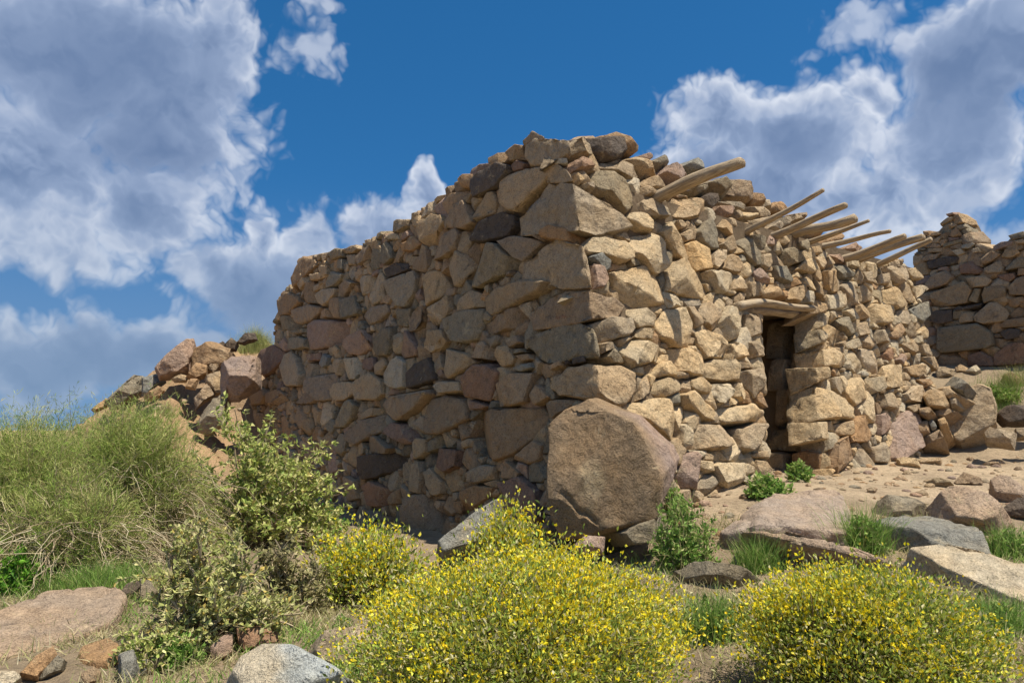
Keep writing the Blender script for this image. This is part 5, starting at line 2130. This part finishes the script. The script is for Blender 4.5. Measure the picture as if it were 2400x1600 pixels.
def weed(name, label, cx, base, w_px, h_px, n=60, leaf=.035, seed=1, grassy=0., cols=GREEN, cat='weed', group='green weeds', broad=.5, y=None):
    """a low leafy plant rooted where the pixel meets the ground"""
    global pr
    pr = np.random.default_rng(seed)
    g = ground_hit(cx, base) if y is None else at_depth(cx, base, y)
    y = g[1]
    Rx, H = w_px / 2 * y / F, h_px * y / F
    z0 = gz(g[0], y)
    o = thing(name, label, cat, (g[0], y, min(z0, g[2])), group)
    b = np.array(o.location)
    q, st = Quads(), Quads()
    d = dome_dirs(n, .0)
    tip = b + d * np.array([Rx, Rx * .7, H]) * pr.uniform(.55, 1.05, n)[:, None]
    p0 = b + np.c_[pr.normal(0, Rx * .3, n), pr.normal(0, Rx * .2, n), np.full(n, -.01)]
    ar = arcs(p0, tip, H * .08, 6)
    st.tubes(ar, .003, .0012, pick([(.24, .26, .08), (.30, .26, .12)], [.6, .4], n))
    for k in range(int(16 * (1 - grassy)) + 2):
        u = pr.uniform(.2, 1, n); i = np.clip((u * 5).astype(int), 0, 5)
        pos = ar[np.arange(n), i] + pr.normal(0, .012, (n, 3))
        L = leaf * pr.uniform(.6, 1.2, n)
        q.leaves(pos, pr.normal(0, .7, (n, 3)) + d * .5 + np.array([0, 0, .3]), L, L * broad, pick(cols, [.4, .3, .2, .1], n))
    if grassy:
        mm = int(n * 14 * grassy)
        xy = b[:2] + np.c_[pr.normal(0, Rx * .5, mm), pr.normal(0, Rx * .35, mm)]
        grass_blades(q, xy, H, cols, [.4, .3, .2, .1], .45, .004)
    q.build('foliage', M_LEAF, o, kind='stuff')
    st.build('stems', M_STEM, o, kind='stuff')


weed('weed', 'vivid green bushy weed at the foot of the shaded wall', 745, 1245, 150, 85, n=150, leaf=.04, seed=31, cols=[(.07, .30, .03), (.05, .20, .02), (.12, .36, .05), (.2, .36, .08)])
weed('weed', 'leafy green weeds climbing beside the huge corner boulder', 1600, 1330, 190, 190, n=170, leaf=.035, seed=32)
weed('weed', 'tall sprig of green leaves at the edge of the huge corner boulder', 1585, 1215, 70, 100, n=40, leaf=.04, seed=33)
weed('weed', 'green leafy weeds beneath the doorway wall on the sand', 1800, 1165, 130, 60, n=90, leaf=.05, seed=34)
weed('weed', 'small green plant growing on the doorstep', 1875, 1128, 60, 55, n=40, leaf=.05, seed=35)
weed('grass_tuft', 'round green grass tuft beside the curved brown ledge', 1780, 1340, 90, 85, n=60, leaf=.03, seed=36, grassy=.9, cat='grass tuft')
weed('weed', 'bright green weeds in the crack beside the blue-grey slab', 2030, 1290, 110, 110, n=110, leaf=.035, seed=37, grassy=.3)
weed('weed', 'dark green weeds between the two large flowering shrubs', 1670, 1500, 150, 110, n=130, leaf=.03, seed=38, grassy=.4)
weed('weed', 'green weeds below the ruined wall behind the tall boulder', 2335, 940, 150, 42, n=150, leaf=.05, seed=39, grassy=.5, cols=[(.22, .34, .06), (.16, .26, .05), (.32, .40, .10), (.36, .36, .14)])
weed('weed', 'yellow-green weeds at the foot of the ruined wall by the house end', 2195, 845, 60, 70, n=60, leaf=.05, seed=40, grassy=.5, cols=[(.24, .32, .06), (.16, .26, .05), (.32, .38, .10), (.36, .36, .14)])
weed('grass_tuft', 'tall seeding grass beside the weeds below the ruined wall', 2375, 905, 60, 45, n=24, leaf=.04, seed=41, grassy=1.5, cols=[(.34, .36, .12), (.26, .32, .08), (.42, .40, .18), (.45, .40, .2)], cat='grass tuft')
weed('weed', 'green weeds in the hollow past the blue-grey slab', 2370, 1300, 120, 70, n=90, leaf=.03, seed=42, grassy=.4)
weed('weed', 'bright green leafy weed under the outer feathery bush', 40, 1400, 130, 130, n=120, leaf=.045, seed=43, cols=[(.16, .36, .03), (.10, .24, .03), (.24, .42, .06), (.33, .40, .12)])
weed('grass_tuft', 'green grass growing along the back of the pinkish slab', 225, 1385, 240, 70, n=60, leaf=.03, seed=44, grassy=2.2, cat='grass tuft')
weed('weed', 'low green weeds below the straggly shrub', 420, 1560, 130, 70, n=90, leaf=.03, seed=45)
weed('weed', 'tiny bright green plant behind the rounded tan boulder', 805, 1470, 40, 22, n=30, leaf=.02, seed=46)
weed('grass_tuft', 'yellow-green tuft on the crest of the hill above the shaded wall end', 600, 812, 95, 42, n=130, leaf=.05, seed=47, grassy=1.0, cols=[(.40, .42, .14), (.32, .36, .10), (.46, .44, .20), (.40, .36, .16)], cat='grass tuft')
weed('grass_tuft', 'pale grass tuft on the earth slope under the leaning boulder', 392, 910, 30, 28, n=30, leaf=.03, seed=48, y=11.9, grassy=1., cols=DRY, cat='grass tuft')
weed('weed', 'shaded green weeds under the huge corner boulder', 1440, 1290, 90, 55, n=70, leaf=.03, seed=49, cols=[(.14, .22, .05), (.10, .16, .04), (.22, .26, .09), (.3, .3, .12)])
weed('weed', 'green weeds beside the pale rock slab behind the rounded flowering shrub', 2330, 1480, 170, 80, n=140, leaf=.028, seed=50, grassy=.5)


# ground cover that nobody could count
def ground_cover():
    global pr
    pr = np.random.default_rng(123)
    q = Quads()
    n = 120000
    xy = np.c_[pr.uniform(-3.6, 3.6, n), pr.uniform(2.2, 5.9, n)]
    p3 = np.c_[xy, np.zeros(n)]
    dens = .50 + 1.1 * fbm(p3 * 1.3 + 5, 3)
    sandm = np.exp(-(((xy[:, 0] - 3.8) / 2.6) ** 2 + ((xy[:, 1] - 6.7) / 1.3) ** 2))
    dens -= sandm * 1.2
    slab = (xy[:, 0] < -1.7) & (xy[:, 1] < 4.6)
    dens[slab] -= .45
    keep = pr.random(n) < np.clip(dens, 0, 1)
    xy = xy[keep]
    gm = fbm(np.c_[xy, np.zeros(len(xy))] * 1.9 + 31, 3) > .12
    grass_blades(q, xy[gm], .085, GREEN + DRY[:2], [.3, .25, .2, .1, .1, .05], .8, .006)
    grass_blades(q, xy[~gm], .095, DRY + [(.24, .25, .09)], [.26, .24, .22, .12, .16], 1.1, .0052)
    q.build('grass', M_LEAF, kind='stuff', label='short dry and green grass covering the stony foreground', category='grass')
    q2 = Quads()
    n = 9000
    xy = np.c_[pr.uniform(-8.5, -1.2, n), pr.uniform(5.2, 11.5, n)]
    wall = (xy - C0[:2]) @ NL[:2]
    dens = .5 + .9 * fbm(np.c_[xy, np.zeros(n)] * .9, 3)
    keep = (pr.random(n) < np.clip(dens, 0, 1)) & (wall > .15)
    grass_blades(q2, xy[keep], .11, DRY + [(.24, .27, .09)], [.26, .22, .2, .12, .2], .8, .006)
    q2.build('grass', M_LEAF, kind='stuff', label='dry grass on the slope below the shaded wall', category='grass')


ground_cover()
